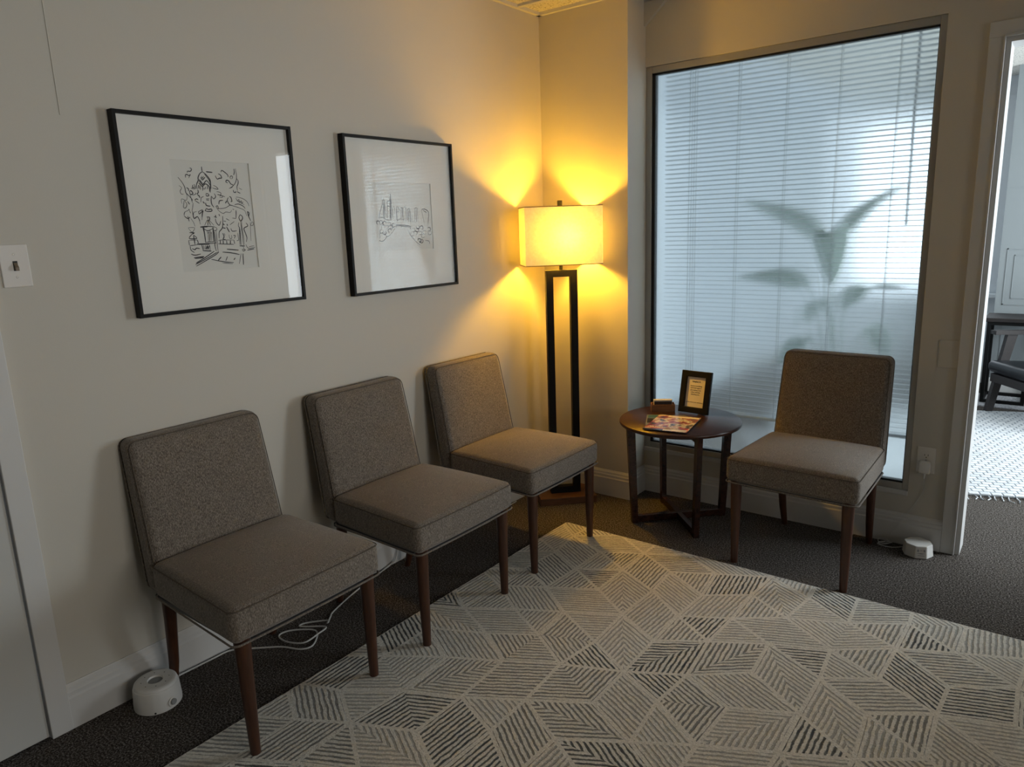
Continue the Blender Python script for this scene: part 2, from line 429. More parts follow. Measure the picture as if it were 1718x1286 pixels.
base('baseboard_right', (DX1+.055, WY), (X1, WY), (0, -1), 0, 0)

# white door on the left: casing, leaf
bm = bmesh.new()
bx(bm, 0, .018, -2.606, -2.548, 0, 2.15, .002); bx(bm, 0, .018, -3.45, -2.606, 2.092, 2.15, .002)
bx(bm, 0, .018, -3.508, -3.45, 0, 2.15, .002); bx(bm, -.12, 0, -2.6065, -2.604, 0, 2.09)
d1 = struct('door_1', bm, M['trim'], smooth=False)
struct('door_leaf', box(-.035, .008, -3.446, -2.6105, .008, 2.086, .002), M['door'], d1, smooth=False)
kb = lathe([(0, 0), (.026, 0), (.026, .004), (.010, .012), (.010, .034), (.026, .044), (.028, .056), (.018, .066), (0, .068)], 24)
struct('door_knob', kb, M['alu'], d1, loc=(.008, -3.38, .95), rot=(0, PI/2, 0))

# doorway to the next room: casing with raised outer bead, jamb and stop
bm = bmesh.new()
def casing(bm, x0, x1, top):
    bx(bm, x0, x1, WY-.014, WY, 0, top, .0015)
for s, xo, xi in ((1, 1.929, 1.982), (-1, DX1+.055, DX1+.002)):
    a, b = min(xo, xi), max(xo, xi)
    bx(bm, a, b, WY-.014, WY, 0, 2.058, .0015)
    e = xi-.006*s
    bx(bm, min(e, xi), max(e, xi), WY-.020, WY-.012, 0, 2.058, .002)
bx(bm, 1.929, DX1+.055, WY-.014, WY, 2.058, 2.113, .0015)
bx(bm, 1.978, DX1+.002, WY-.020, WY-.012, 2.055, 2.064, .002)
bx(bm, 1.982, 2.0, WY-.004, WY+WT+.004, 0, 2.038); bx(bm, DX1-.016, DX1+.002, WY-.004, WY+WT+.004, 0, 2.038)
bx(bm, 1.982, DX1+.002, WY-.004, WY+WT+.004, 2.038, 2.056)
bx(bm, 1.929, 1.984, WY+WT, WY+WT+.014, 0, 2.113); bx(bm, DX1, DX1+.055, WY+WT, WY+WT+.014, 0, 2.113)
struct('door_2', bm, M['trim'], smooth=False)

# interior window: aluminium frame, black gasket, frosted pane
bm = bmesh.new()
F = .032; y0, y1 = WY+.006, WY+.05
bx(bm, WX0, WX0+F, y0, y1, WZ0, WZ1, .002); bx(bm, WX1-F+.008, WX1, y0, y1, WZ0, WZ1, .002)
bx(bm, WX0+F, WX1-F+.008, y0, y1, WZ1-F, WZ1, .002); bx(bm, WX0+F, WX1-F+.008, y0, y1, WZ0, WZ0+F, .002)
win = struct('window_1', bm, M['alu'], smooth=False)
bm = bmesh.new(); g = .008; a, b, c, d = WX0+F, WX1-F+.008, WZ0+F, WZ1-F; y0, y1 = WY+.012, WY+.045
bx(bm, a, a+.016, y0, y1, c, d); bx(bm, b-.003, b, y0, y1, c, d); bx(bm, a, b, y0, y1, d-g, d); bx(bm, a, b, y0, y1, c, c+g)
struct('gasket', bm, M['gasket'], win, smooth=False)
struct('pane', box(a+.006, b-.001, WY+.022, WY+.028, c+.003, d-.003), M['frosted'], win, smooth=False)
# painted stool below the frame
bm = bmesh.new(); bx(bm, WX0, WX1, WY-.004, WY+.01, WZ0-.020, WZ0+.002, .003)
struct('trim_4', bm, M['trim'], smooth=False)

# ------------------------------------------------------------ the next room
FY = 4.0
bm = bmesh.new(); ox0, ox1, oz0, oz1 = .62, 1.705, .78, 2.22
bx(bm, .38, ox0, FY, FY+.12, 0, CEIL) if False else None
bx(bm, -.9, ox0, FY, FY+.12, 0, CEIL+.012); bx(bm, ox0, ox1, FY, FY+.12, 0, oz0); bx(bm, ox0, ox1, FY, FY+.12, oz1, CEIL+.012)
bx(bm, ox1, X1+.12, FY, FY+.12, 0, CEIL+.012)
struct('wall_far', bm, M['white_paint2'], smooth=False)
struct('wall_far_right', box(4.0, 4.12, WY+WT, 4.0, 0, CEIL+.012), M['white_paint2'], smooth=False)
struct('wall_pier', box(1.80, 4.0, 3.52, 4.0, 0, CEIL+.012), M['pierwall'], smooth=False)
struct('wall_far_left', box(-1.02, -.9, WY, FY+.12, 0, CEIL+.012), M['white_paint2'], smooth=False)
bm = bmesh.new(); bx(bm, -.9, -.12, WY, WY+WT, 0, CEIL+.012); bx(bm, -.9, -.12, .3, .301, 0, CEIL)
struct('wall_party', bm, M['white_paint2'], smooth=False)
bm = bmesh.new(); bx(bm, -1.0, .52, .3, 4.0, CEIL, CEIL+.05); bx(bm, -1.0, -.2, .2, 4.1, -.05, 0)
struct('trim_5', bm, M['white_paint2'], smooth=False)
# panel moulding on the pier
bm = bmesh.new()
def rect_mould(bm, x0, x1, z0, z1, y, w=.008, d=.004):
    bx(bm, x0, x1, y-d, y, z0, z0+w); bx(bm, x0, x1, y-d, y, z1-w, z1); bx(bm, x0, x0+w, y-d, y, z0, z1); bx(bm, x1-w, x1, y-d, y, z0, z1)
rect_mould(bm, 1.845, 2.55, .72, 1.15, 3.52); rect_mould(bm, 1.895, 2.50, .77, 1.10, 3.52, .005); rect_mould(bm, 1.86, 2.55, .22, .60, 3.52)
bx(bm, 1.80, 2.6, 3.517, 3.52, 1.594, 1.601)
struct('trim_6', bm, M['pierwall'], smooth=False)
base('baseboard_pier', (1.80, 3.52), (4.0, 3.52), (0, -1)); base('baseboard_far', (-.9, FY), (1.8, FY), (0, -1))
bm = bmesh.new()
bx(bm, ox0, ox0+.05, FY+.0, FY+.05, oz0, oz1); bx(bm, ox1, ox1+.10, FY-.02, FY+.04, oz0-.02, oz1+.1); bx(bm, ox0-.1, ox0, FY-.02, FY+.02, oz0-.02, oz1+.1)
bx(bm, ox0, ox1, FY, FY+.05, oz1-.05, oz1); bx(bm, ox0, ox1, FY, FY+.05, oz0, oz0+.05)
bx(bm, ox0-.12, ox1+.1, FY-.10, FY, oz0-.05, oz0-.015, .006)
w2 = struct('window_2', bm, M['white_paint2'], smooth=False)
struct('pane', box(ox0+.05, ox1, FY+.02, FY+.024, oz0+.05, oz1-.05), M['far_glass'], w2, smooth=False)

# venetian blind hanging just behind the interior window
bl = thing('venetian_blind', 'white venetian blind with thin horizontal slats hanging behind the frosted window', 'blind', (1.165, WY+.085, 2.30))
BXa, BXb = -.590, .592
bm = bmesh.new(); z = 2.262; nsl = 0
tilt = math.radians(9)
while z > .478:
    prof = []
    for i in range(5):
        u = -1+i*.5; yy = .0125*u; zz = .0016*(1-u*u)
        prof.append((yy*math.cos(tilt)+zz*math.sin(tilt), -yy*math.sin(tilt)+zz*math.cos(tilt)))
    va = [bm.verts.new((BXa, p[0], z-2.30+p[1])) for p in prof]; vb = [bm.verts.new((BXb, p[0], z-2.30+p[1])) for p in prof]
    for i in range(4): bm.faces.new((va[i], vb[i], vb[i+1], va[i+1]))
    z -= .022
obj('slats', bm, M['slat'], bl)
obj('head_rail', box(BXa, BXb, -.013, .013, -.03, -.004, .002), M['white_paint2'], bl, smooth=False)
obj('bottom_rail', box(BXa, BXb, -.012, .012, -1.842, -1.828, .003), M['white_paint2'], bl, smooth=False)
for x in (-.455, -.43, -.215, .005, .228, .455):
    bm = bmesh.new(); tube(bm, [(x, -.0135, -.03), (x, -.0135, -1.83)], .0011, 5); tube(bm, [(x, .0135, -.03), (x, .0135, -1.83)], .0011, 5)
    obj('ladder_cord', bm, M['grey_plastic'], bl)
bm = bmesh.new(); tube(bm, [(.515, .028, -.03), (.515, .028, -.915)], .0052, 8); obj('tilt_wand', bm, M['grey_plastic'], bl)

# potted plant between blind and far window
pl = thing('potted_plant', 'tall broad leaved potted plant seen dimly through the frosted window and blind', 'plant', (1.33, .72, .0146))
obj('pot', lathe([(0, 0), (.13, 0), (.17, .30), (.175, .32), (.155, .32), (.15, .29), (0, .29)], 32), M['pot'], pl)
obj('soil', lathe([(0, .291), (.149, .291)], 24), M['soil'], pl)
def leaf(root, ctrl, w, name='leaf', dr=0.6, roll=0.0):
    pts = catmull(ctrl, 7); n = len(pts); bm = bmesh.new(); rows = []
    for i, p in enumerate(pts):
        t = i/(n-1); d = (pts[min(i+1, n-1)]-pts[max(i-1, 0)]).normalized()
        s = Vector((math.cos(roll), math.sin(roll), .15)); s = (s-d*s.dot(d)).normalized(); u = d.cross(s)
        ww = w*(math.sin(PI*min(1, max(0, (t-.55)/.45))**.8))**.9 if t > .55 else 0
        ww = max(ww, .0035)
        rows.append([bm.verts.new(p+s*ww*q+u*abs(q)*ww*.25) for q in (-1, -.5, 0, .5, 1)])
    for a, b in zip(rows, rows[1:]):
        for i in range(4): bm.faces.new((a[i], a[i+1], b[i+1], b[i]))
    o = obj(name, bm, M['leaf'], root, angle=80)
    return o
# control points in plant-local metres
LV = [([(0, 0, .28), (-.03, -.02, .8), (-.05, .0, 1.22), (-.20, .0, 1.40), (-.50, .0, 1.52)], .050, .3),
      ([(0, 0, .28), (.0, -.04, .8), (-.0, -.08, 1.22), (.10, -.09, 1.40), (.30, -.10, 1.56)], .090, 1.1),
      ([(0, 0, .28), (.0, -.08, .8), (-.01, -.22, 1.26), (.015, -.27, 1.33), (.03, -.25, 1.10)], .085, .0),
      ([(0, 0, .28), (-.01, -.14, .9), (-.02, -.34, 1.27), (-.01, -.385, 1.347), (.035, -.395, 1.325)], .030, 1.3),
      ([(0, 0, .28), (-.06, -.02, .7), (-.12, -.05, 1.03), (-.26, -.06, 1.12), (-.50, -.08, 1.12)], .050, .2),
      ([(0, 0, .28), (.04, -.02, .6), (.03, -.05, .92), (.12, -.06, 1.06), (.32, -.08, 1.08)], .050, .3),
      ([(0, 0, .28), (-.02, .04, .7), (-.08, .06, .95), (-.14, .10, .98), (-.20, .16, .85)], .05, .5),
      ([(0, 0, .28), (.03, .06, .6), (.10, .08, .80), (.16, .10, .82), (.22, .12, .70)], .05, .5),
      ([(0, 0, .28), (-.02, -.03, .55), (-.10, -.06, .78), (-.18, -.08, .78), (-.26, -.1, .66)], .05, .5)]
for c, wd, rl in LV: leaf(pl, c, wd, roll=rl)

# rugs, side table and lounge chair in the next room
def rounded_rect(hx, hy, r, n=8):
    pts = []
    for cx, cy, a in ((hx-r, hy-r, 0), (-hx+r, hy-r, 90), (-hx+r, -hy+r, 180), (hx-r, -hy+r, 270)):
        for i in range(n+1):
            t = math.radians(a+90*i/n); pts.append((cx+r*math.cos(t), cy+r*math.sin(t)))
    return pts
def braided():
    bm = bmesh.new(); prism(bm, rounded_rect(.95, .91, .22, 8), 0, .014)
    o = obj('braided_rug', bm, M['braid'], smooth=False, loc=(1.685, 1.855, 0), rot=(0, 0, math.radians(20)))
    tag(o, 'chunky white braided rug on the carpet in the next room', 'rug')
    bm = bmesh.new(); pts = rounded_rect(.95, .91, .22, 8)
    tube(bm, [(p[0], p[1], .0068) for p in pts], .0068, 8, True)
    obj('rug_edge', bm, M['braid'], o)
    bm = bmesh.new(); 
    for i in range(70):
        x = -1.08+i*.031; y = -.93+random.uniform(-.02, .0)
        if abs(x) < .74: tube(bm, [(x, -.905, .006), (x+random.uniform(-.015, .015), y-.02, .005), (x+random.uniform(-.02, .02), y-.045, .004)], .0025, 5)
    obj('fringe', bm, M['braid'], o)
braided()
tag(obj('shag_rug', box(1.45, 2.9, 3.07, 3.50, 0, .012, .004), M['shag'], smooth=False), 'grey white shag rug under the black side table in the next room', 'rug')
def side_table():
    t = thing('side_table', 'small table with dark wood top on black metal box frame beside grey wall', 'table', (1.93, 3.33, .012))
    obj('tabletop', box(-.16, .18, -.175, .165, .615, .645, .004), M['far_wood'], t, smooth=False)
    for sy in (-1, 1):
        bm = bmesh.new(); y = sy*.15
        bx(bm, -.14, -.115, y-.012, y+.012, 0, .615); bx(bm, .115, .14, y-.012, y+.012, 0, .615)
        bx(bm, -.14, .14, y-.0119, y+.0119, 0, .024); bx(bm, -.14, .14, y-.0119, y+.0119, .591, .615)
        obj('frame_side', bm, M['black_metal'], t, smooth=False)
    for x in (-.127, .127):
        for za, zb in ((0, .0235), (.592, .615)): obj('crossbar', box(x-.012, x+.012, -.14, .14, za, zb), M['black_metal'], t, smooth=False)
side_table()
def lounge():
    # local -y = forward; left-front leg (x<0) is the one in view
    ang = math.atan2(-.8, .6)  # local +x -> front edge direction
    t = thing('lounge_chair', 'low dark wood armchair with black leather seat beyond the doorway', 'chair', (1.885+.6*.30, 2.895-.8*.30, .0146), ang)
    # seat pad
    bm = bmesh.new(); 
    pad(bm, .64, .60, .085, .035); 
    for v in bm.verts: v.co.y += .25; v.co.z += .318+.10*(-(v.co.y-.25)/.6)*.35
    obj('seat_cushion', bm, M['leather'], t)
    bm = bmesh.new(); pad(bm, .60, .08, .44, .03)
    for v in bm.verts: v.co.y += .60+(v.co.z)*.35; v.co.z += .62
    obj('back_cushion', bm, M['leather'], t)
    bm = bmesh.new(); bx(bm, -.29, .29, -.035, -.005, .225, .285, .004); bx(bm, -.27, .27, .48, .51, .20, .27, .004)
    for x in (-.275, .275): bx(bm, x-.015, x+.015, -.02, .5, .215, .28, .004)
    obj('seat_rail', bm, M['far_wood'], t, smooth=False)
    for s in (-1, 1):
        x = s*.31
        bm = bmesh.new(); prism(bm, [(-.035, 0), (.012, 0), (.135, .56), (.065, .56)], x-.017, x+.017, 'x')
        obj('leg', bm, M['far_wood'], t, smooth=False)
        bm = bmesh.new(); prism(bm, [(.62, 0), (.66, 0), (.56, .56), (.49, .56)], x-.017, x+.017, 'x')
        obj('leg', bm, M['far_wood'], t, smooth=False)
        bm = bmesh.new(); prism(bm, [(-.03, .560), (-.03, .588), (.30, .580), (.62, .575), (.62, .55), (.3, .552)], x-.03, x+.03, 'x')
        obj('armrest', bm, M['far_wood'], t, smooth=False)
def axis_nodes(h, r, m=4, inner=5):
    a = [-h+r-r*math.tan(PI/4*k/m) for k in range(m, 0, -1)]
    i = [-(h-r)+2*(h-r)*k/inner for k in range(inner+1)]
    return a+i+[-v for v in a[::-1]]
def pad(bm, wx, wy, wz, r, inner=6):
    hx, hy, hz = wx/2, wy/2, wz/2; r = min(r, hx*.98, hy*.98, hz*.98)
    X, Y, Z = axis_nodes(hx, r, 4, inner), axis_nodes(hy, r, 4, inner), axis_nodes(hz, r, 4, max(2, inner//2))
    cache = {}
    def V(p):
        k = tuple(round(c, 7) for c in p)
        if k not in cache:
            q = Vector((max(-hx+r, min(hx-r, p[0])), max(-hy+r, min(hy-r, p[1])), max(-hz+r, min(hz-r, p[2]))))
            d = Vector(p)-q
            cache[k] = bm.verts.new(q+d.normalized()*r if d.length > 1e-9 else Vector(p))
        return cache[k]
    def grid(A, B, f):
        for i in range(len(A)-1):
            for j in range(len(B)-1):
                vs = [V(f(A[i], B[j])), V(f(A[i+1], B[j])), V(f(A[i+1], B[j+1])), V(f(A[i], B[j+1]))]
                if len(set(vs)) == 4:
                    try: bm.faces.new(vs)
                    except ValueError: pass
    for s in (-1, 1):
        grid(X, Y, lambda a, b: (a, b, s*hz)); grid(X, Z, lambda a, b: (a, s*hy, b)); grid(Y, Z, lambda a, b: (s*hx, a, b))
    return bm
lounge()

# ------------------------------------------------------------ upholstered chairs
def seat_def(v):
    # v in pad space: x width, y depth (centre 0, +-.215), z height (+-.054)
    t = (v.y+.235)/.47
    x = v.x*(1-.075*t)
    cx = 1-min(1, (abs(v.x)/.262))**2.4; cy = 1-min(1, (abs(v.y)/.235))**2.4
    z = v.z + (max(0, v.z/.054))*.026*cx*cy*1.0 + (.004*t if v.z > 0 else 0)
    y = v.y - .006*cx*(1 if v.y < -.15 else 0)
    return Vector((x, y-.045, z+.418))
def back_def(v):
    # pad space: x width (+-.236), y thickness (+-.042), z (+-.25)
    t = (v.z+.25)/.50
    x = v.x*(1-.045*t)
    puff = (1-min(1, abs(v.x)/.236)**2.5)*(1-min(1, abs(v.z)/.25)**2.5)
    y = v.y + (-.010*puff if v.y < 0 else .004*puff)
    y = y*(1-.16*t)
    return Vector((x, y + .207 + .084*t + .006*t*t, .362+.480*t))
def seam(path, r, parent, name='piping', mtl=None):
    bm = bmesh.new(); tube(bm, path, r, 6, True); return obj(name, bm, mtl or M['fabric'], parent)
def rr_path(hx, hy, r, n=5, k=6):
    pts = rounded_rect(hx, hy, r, n); out = []
    for i in range(len(pts)):
        a = pts[i]; b = pts[(i+1) % len(pts)]; d = math.dist(a, b); m = max(1, int(d/.03))
        for j in range(m): out.append((a[0]+(b[0]-a[0])*j/m, a[1]+(b[1]-a[1])*j/m))
    return out
def make_chair(label, loc, rotz, fz):
    t = thing('side_chair', label, 'chair', loc, rotz, 'grey upholstered side chairs around the room')
    bm = bmesh.new(); pad(bm, .525, .47, .108, .026, 8)
    for v in bm.verts: v.co = seat_def(v.co)
    st = obj('seat', bm, M['fabric'], t, angle=80)
    seam([seat_def(Vector((x, y, .044)))+Vector((0, 0, 0)) for x, y in rr_path(.2600, .2330, .02)], .0016, st, 'piping', M['seam'])
    seam([seat_def(Vector((x, y, -.053))) for x, y in rr_path(.2615, .2345, .02)], .0030, st)
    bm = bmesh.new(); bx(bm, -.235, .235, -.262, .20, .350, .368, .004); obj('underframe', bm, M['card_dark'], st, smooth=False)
    bm = bmesh.new(); pad(bm, .472, .084, .50, .030, 9)
    for v in bm.verts: v.co = back_def(v.co)
    bk = obj('backrest', bm, M['fabric'], t, angle=80)
    seam([back_def(Vector((x, -.036, y))) for x, y in rr_path(.2305, .2445, .028)], .0016, bk, 'piping', M['seam'])
    seam([back_def(Vector((x, .037, y))) for x, y in rr_path(.2325, .2465, .028)], .0030, bk)
    for s in (-1, 1):
        bm = bmesh.new(); tube(bm, [(s*.2215, -.262, fz), (s*.2215, -.262, fz+.004), (s*.2205, -.2605, .20), (s*.2195, -.259, .285), (s*.218, -.2385, .372)] if False else
             [(s*.221, -.250, .372), (s*.221, -.250, fz)], .0235, 20, False, .0145)
        obj('leg', bm, M['leg_wood'], t)
    for s in (-1, 1):
        bm = bmesh.new(); tube(bm, [(s*.196, .198, .378), (s*.194, .212, .26), (s*.190, .240, .10), (s*.187, .268, 0)], .022, 12, False, .013)
        obj('leg', bm, M['leg_wood'], t)
    return t
RG = .0089
make_chair('grey tweed chair nearest the camera, above the round white noise machine', (.325, -2.070, 0), PI/2, RG)
make_chair('grey tweed chair in the middle of the three along the left wall', (.346, -1.400, 0), PI/2, RG)
make_chair('grey tweed chair against the left wall beside the lit floor lamp', (.343, -.750, 0), PI/2, RG)
make_chair('grey tweed chair standing alone in front of the frosted window', (1.466, -.158, 0), math.radians(-2), 0.0)

# ------------------------------------------------------------ floor lamp
def floor_lamp():
    t = thing('floor_lamp', 'lit floor lamp with black open rectangular column and rectangular cream shade', 'lamp', (.218, -.168, 0), PI/4)
    obj('base', box(-.150, .150, -.095, .105, 0, .038, .0015), M['base_wood'], t, smooth=False)
    bm = bmesh.new(); h0, h1 = .038, 1.217; w = .080; b = .036; d = .020
    bx(bm, -w, -w+b, -d, d, h0, h1, .0012); bx(bm, w-b, w, -d, d, h0, h1, .0012)
    bx(bm, -w+b-.001, w-b+.001, -d+.0003, d-.0003, h0, h0+.034); bx(bm, -w+b-.001, w-b+.001, -d+.0003, d-.0003, h1-.034, h1)
    obj('column', bm, M['black_metal'], t, smooth=False)
    bm = lathe([(.0, 1.216), (.009, 1.216), (.009, 1.262), (.018, 1.264), (.018, 1.325), (.0, 1.325)], 20)
    obj('socket', bm, M['black_metal'], t)
    sx, sy, z0, z1, th = .193, .098, 1.243, 1.528, .0012
    bm = bmesh.new()
    outer = rounded_rect(sx, sy, .004, 3); inner = rounded_rect(sx-th, sy-th, .003, 3); n = len(outer)
    for pts, fl in ((outer, 0), (inner, 1)): pass
    A = [[bm.verts.new((p[0], p[1], z)) for p in pts] for pts in (outer, inner) for z in (z0, z1)]
    for i in range(n):
        j = (i+1) % n
        bm.faces.new((A[0][i], A[0][j], A[1][j], A[1][i]))
    bm2 = bmesh.new()
    B = [[bm2.verts.new((p[0], p[1], z)) for p in outer] for z in (z0, z1)]
    for i in range(n):
        j = (i+1) % n; bm2.faces.new((B[0][i], B[0][j], B[1][j], B[1][i]))
    bm.free()
    sh = obj('lamp_shade', bm2, M['shade'], t, smooth=False)
    for zb in (z0+.002, z1-.002):
        bm = bmesh.new(); tube(bm, [(p[0], p[1], zb) for p in outer], .0022, 6, True); obj('binding', bm, M['shade_trim'], sh)
    bm = bmesh.new(); zz = z1-.006
    tube(bm, [(-sx, 0, zz), (sx, 0, zz)], .0016, 6); tube(bm, [(0, -sy, zz), (0, sy, zz)], .0016, 6)
    tube(bm, [(-.0, 0, 1.30), (-.045, 0, 1.33), (-.055, 0, 1.42), (-.03, 0, 1.50), (0, 0, 1.522)], .0016, 6); tube(bm, [(.0, 0, 1.30), (.045, 0, 1.33), (.055, 0, 1.42), (.03, 0, 1.50), (0, 0, 1.522)], .0016, 6)
    obj('harp', bm, M['alu'], t)
    obj('finial', box(-.011, .011, -.011, .011, 1.520, 1.556, .001), M['black_metal'], t, smooth=False)
    bm = lathe([(0, 1.325), (.012, 1.327), (.013, 1.345), (.022, 1.365), (.0285, 1.388), (.028, 1.405), (.020, 1.422), (.008, 1.430), (0, 1.431)], 24)
    obj('bulb', bm, M['bulb'], t, loc=(.022, -.0, 0))
    bm = bmesh.new(); tube(bm, [(.0, 0, .04), (0, 0, .05)], .003, 6); bm.free()
    bm = bmesh.new(); pts = catmull([(-.02, .020, .046), (-.05, .05, .046), (-.07, .085, .046), (-.09, .112, .004), (-.11, .105, .004), (-.158, .10, .004)], 5)
    tube(bm, pts, .0028, 6); obj('power_cord', bm, M['cord'], t)
    return t
FL = floor_lamp()

# ------------------------------------------------------------ round side table and what stands on it
TX, TY, TZ = .840, -.100, .508
def round_table():
    t = thing('round_table', 'dark mahogany round side table with crossed base in the window corner', 'table', (TX, TY, 0))
    R = .287
    bm = lathe([(0, TZ-.020), (R-.010, TZ-.020), (R-.002, TZ-.016), (R, TZ-.010), (R-.001, TZ-.003), (R-.004, TZ), (0, TZ)], 96)
    obj('tabletop', bm, M['top_wood'], t, angle=50)
    foot = .237; top = .262
    for q in range(4):
        a = PI/4+q*PI/2
        bm = bmesh.new()
        prism(bm, [(foot-.030, 0), (foot, 0), (top, TZ-.020), (top-.038, TZ-.020)], -.0125, .0125, 'y')
        bmesh.ops.transform(bm, matrix=Matrix.Rotation(a, 4, 'Z'), verts=bm.verts[:])
        obj('leg', bm, M['dark_wood'], t, smooth=False)
    for a in (PI/4, 3*PI/4):
        for nm, f, za, zb in (('stretcher', foot-.028, .004 if a < 1 else .005, .038 if a < 1 else .0375), ('top_rail', top-.03, TZ-.05 if a < 1 else TZ-.0495, TZ-.0205)):
            bm = bmesh.new(); bx(bm, -f, f, -.0123, .0123, za, zb, .001)
            bmesh.ops.transform(bm, matrix=Matrix.Rotation(a, 4, 'Z'), verts=bm.verts[:])
            obj(nm, bm, M['dark_wood'], t, smooth=False)
round_table()
def card_holder():
    t = thing('card_holder', 'small wooden box holding business cards on the round table', 'card holder', (.700, .004, TZ), math.radians(33))
    bm = bmesh.new()
    bx(bm, -.058, .058, -.022, -.018, 0, .036); bx(bm, -.058, .058, .018, .022, 0, .040); bx(bm, -.058, -.054, -.018, .018, 0, .038); bx(bm, .054, .058, -.018, .018, 0, .038); bx(bm, -.054, .054, -.018, .018, 0, .004)
    obj('box', bm, M['oak'], t, smooth=False)
    s = obj('card_stack', box(-.045, .045, -.012, .014, .004, .058), M['card_white'], t, smooth=False)
    bm = bmesh.new(); bx(bm, -.043, .043, -.0155, -.0125, .004, .052); obj('front_card', bm, M['card_dark'], t, smooth=False)
card_holder()
def photo_frame():
    t = thing('photo_frame', 'black tabletop frame with cream printed notice on the round table', 'picture frame', (.853, .028, TZ), math.radians(-3))
    piv = bpy.data.objects.new('frame_stand', None)
    W, H = .158, .208; b = .030; lean = math.radians(12)
    Rm = Matrix.Translation((0, 0, .002)) @ Matrix.Rotation(-lean, 4, 'X')
    def P(bm): bmesh.ops.transform(bm, matrix=Rm, verts=bm.verts[:]); return bm
    bm = bmesh.new()
    bx(bm, -W/2, -W/2+b, -.014, .004, 0, H, .003); bx(bm, W/2-b, W/2, -.014, .004, 0, H, .003)
    bx(bm, -W/2+.003, W/2-.003, -.0137, .004, .0005, b, .003); bx(bm, -W/2+.003, W/2-.003, -.0137, .004, H-b, H-.0005, .003)
    obj('frame', P(bm), M['black_frame'], t, smooth=False)
    bm = bmesh.new(); bx(bm, -W/2+b-.002, W/2-b+.002, -.004, -.002, b-.002, H-b+.002); pg = obj('notice', P(bm), M['kraft'], t, smooth=False)
    bm = bmesh.new(); bx(bm, -W/2+b-.002, W/2-b+.002, -.001, .003, b-.002, H-b+.002); obj('backing', P(bm), M['black_frame'], t, smooth=False)
    def put(s, size, z, nm='lettering', bold=0):
        me = text_mesh(s, size, bold=bold); me.transform(Rm @ Matrix.Translation((0, -.0044, z)) @ Matrix.Rotation(PI/2, 4, 'X'))
        obj(nm, me, M['ink'], pg, smooth=False)
    put('Unplug It', .0115, .152, bold=.0002)
    for i, s in enumerate(['Almost everything', 'will work again if', 'you unplug it for', 'a few minutes,', 'including you.']): put(s, .0085, .132-i*.0105)
    put('please silence your cell phone', .0072, .052)
    bm = bmesh.new(); prism(bm, [(.040, .150), (.045, .150), (.105, 0), (.098, 0)], -.022, .022, 'x')
    obj('easel_back', bm, M['black_frame'], t, smooth=False)
photo_frame()
def magazines():
    # lower magazine, grey and blue corner showing; upper with warm cover
    ang = math.radians(10)
    t = thing('magazine', 'magazine with blue corner lying underneath the warm coloured magazine', 'magazine', (.814, -.190, TZ), math.radians(25))
    obj('pages', box(-.095, .095, -.128, .128, 0, .003), M['cover_cream'], t, smooth=False)
    c = obj('cover', box(-.095, .095, -.128, .128, .003, .0036), M['cover_grey'], t, smooth=False)
    obj('picture', box(-.088, .0, .07, .122, .0036, .0040), M['cover_blue'], c, smooth=False)
    obj('picture', box(-.090, -.02, -.02, .06, .0036, .0040), M['cover_dark'], c, smooth=False)
    t = thing('magazine', 'glossy magazine with red and yellow cover lying on top of another', 'magazine', (.855, -.212, TZ+.0041), math.radians(10))
    obj('pages', box(-.100, .100, -.135, .135, 0, .004), M['cover_dark'], t, smooth=False)
    c = obj('cover', box(-.100, .100, -.135, .135, .004, .0046), M['cover'], t, smooth=False)
    obj('band', box(-.100, -.01, -.135, -.118, .0046, .0049), M['cover_dark'], c, smooth=False)
    obj('band', box(-.085, .02, -.108, -.085, .0046, .0049), M['cover_pink'], c, smooth=False)
    obj('band', box(-.01, .094, -.131, -.098, .0046, .0049), M['cover_cream'], c, smooth=False)
    obj('band', box(-.05, .096, .105, .128, .0046, .0049), M['cover_cream'], c, smooth=False)
    obj('band', box(.055, .096, -.09, -.07, .0046, .0049), M['crimson'], c, smooth=False)
    me = text_mesh('A', .030, 'LEFT', .0004); me.transform(Matrix.Translation((-.080, -.094, .0052))); obj('lettering', me, M['card_white'], c, smooth=False)
    me = text_mesh('MERICANA', .022, 'LEFT', .0004); me.transform(Matrix.Translation((-.058, -.094, .0052))); obj('lettering', me, M['card_white'], c, smooth=False)
magazines()

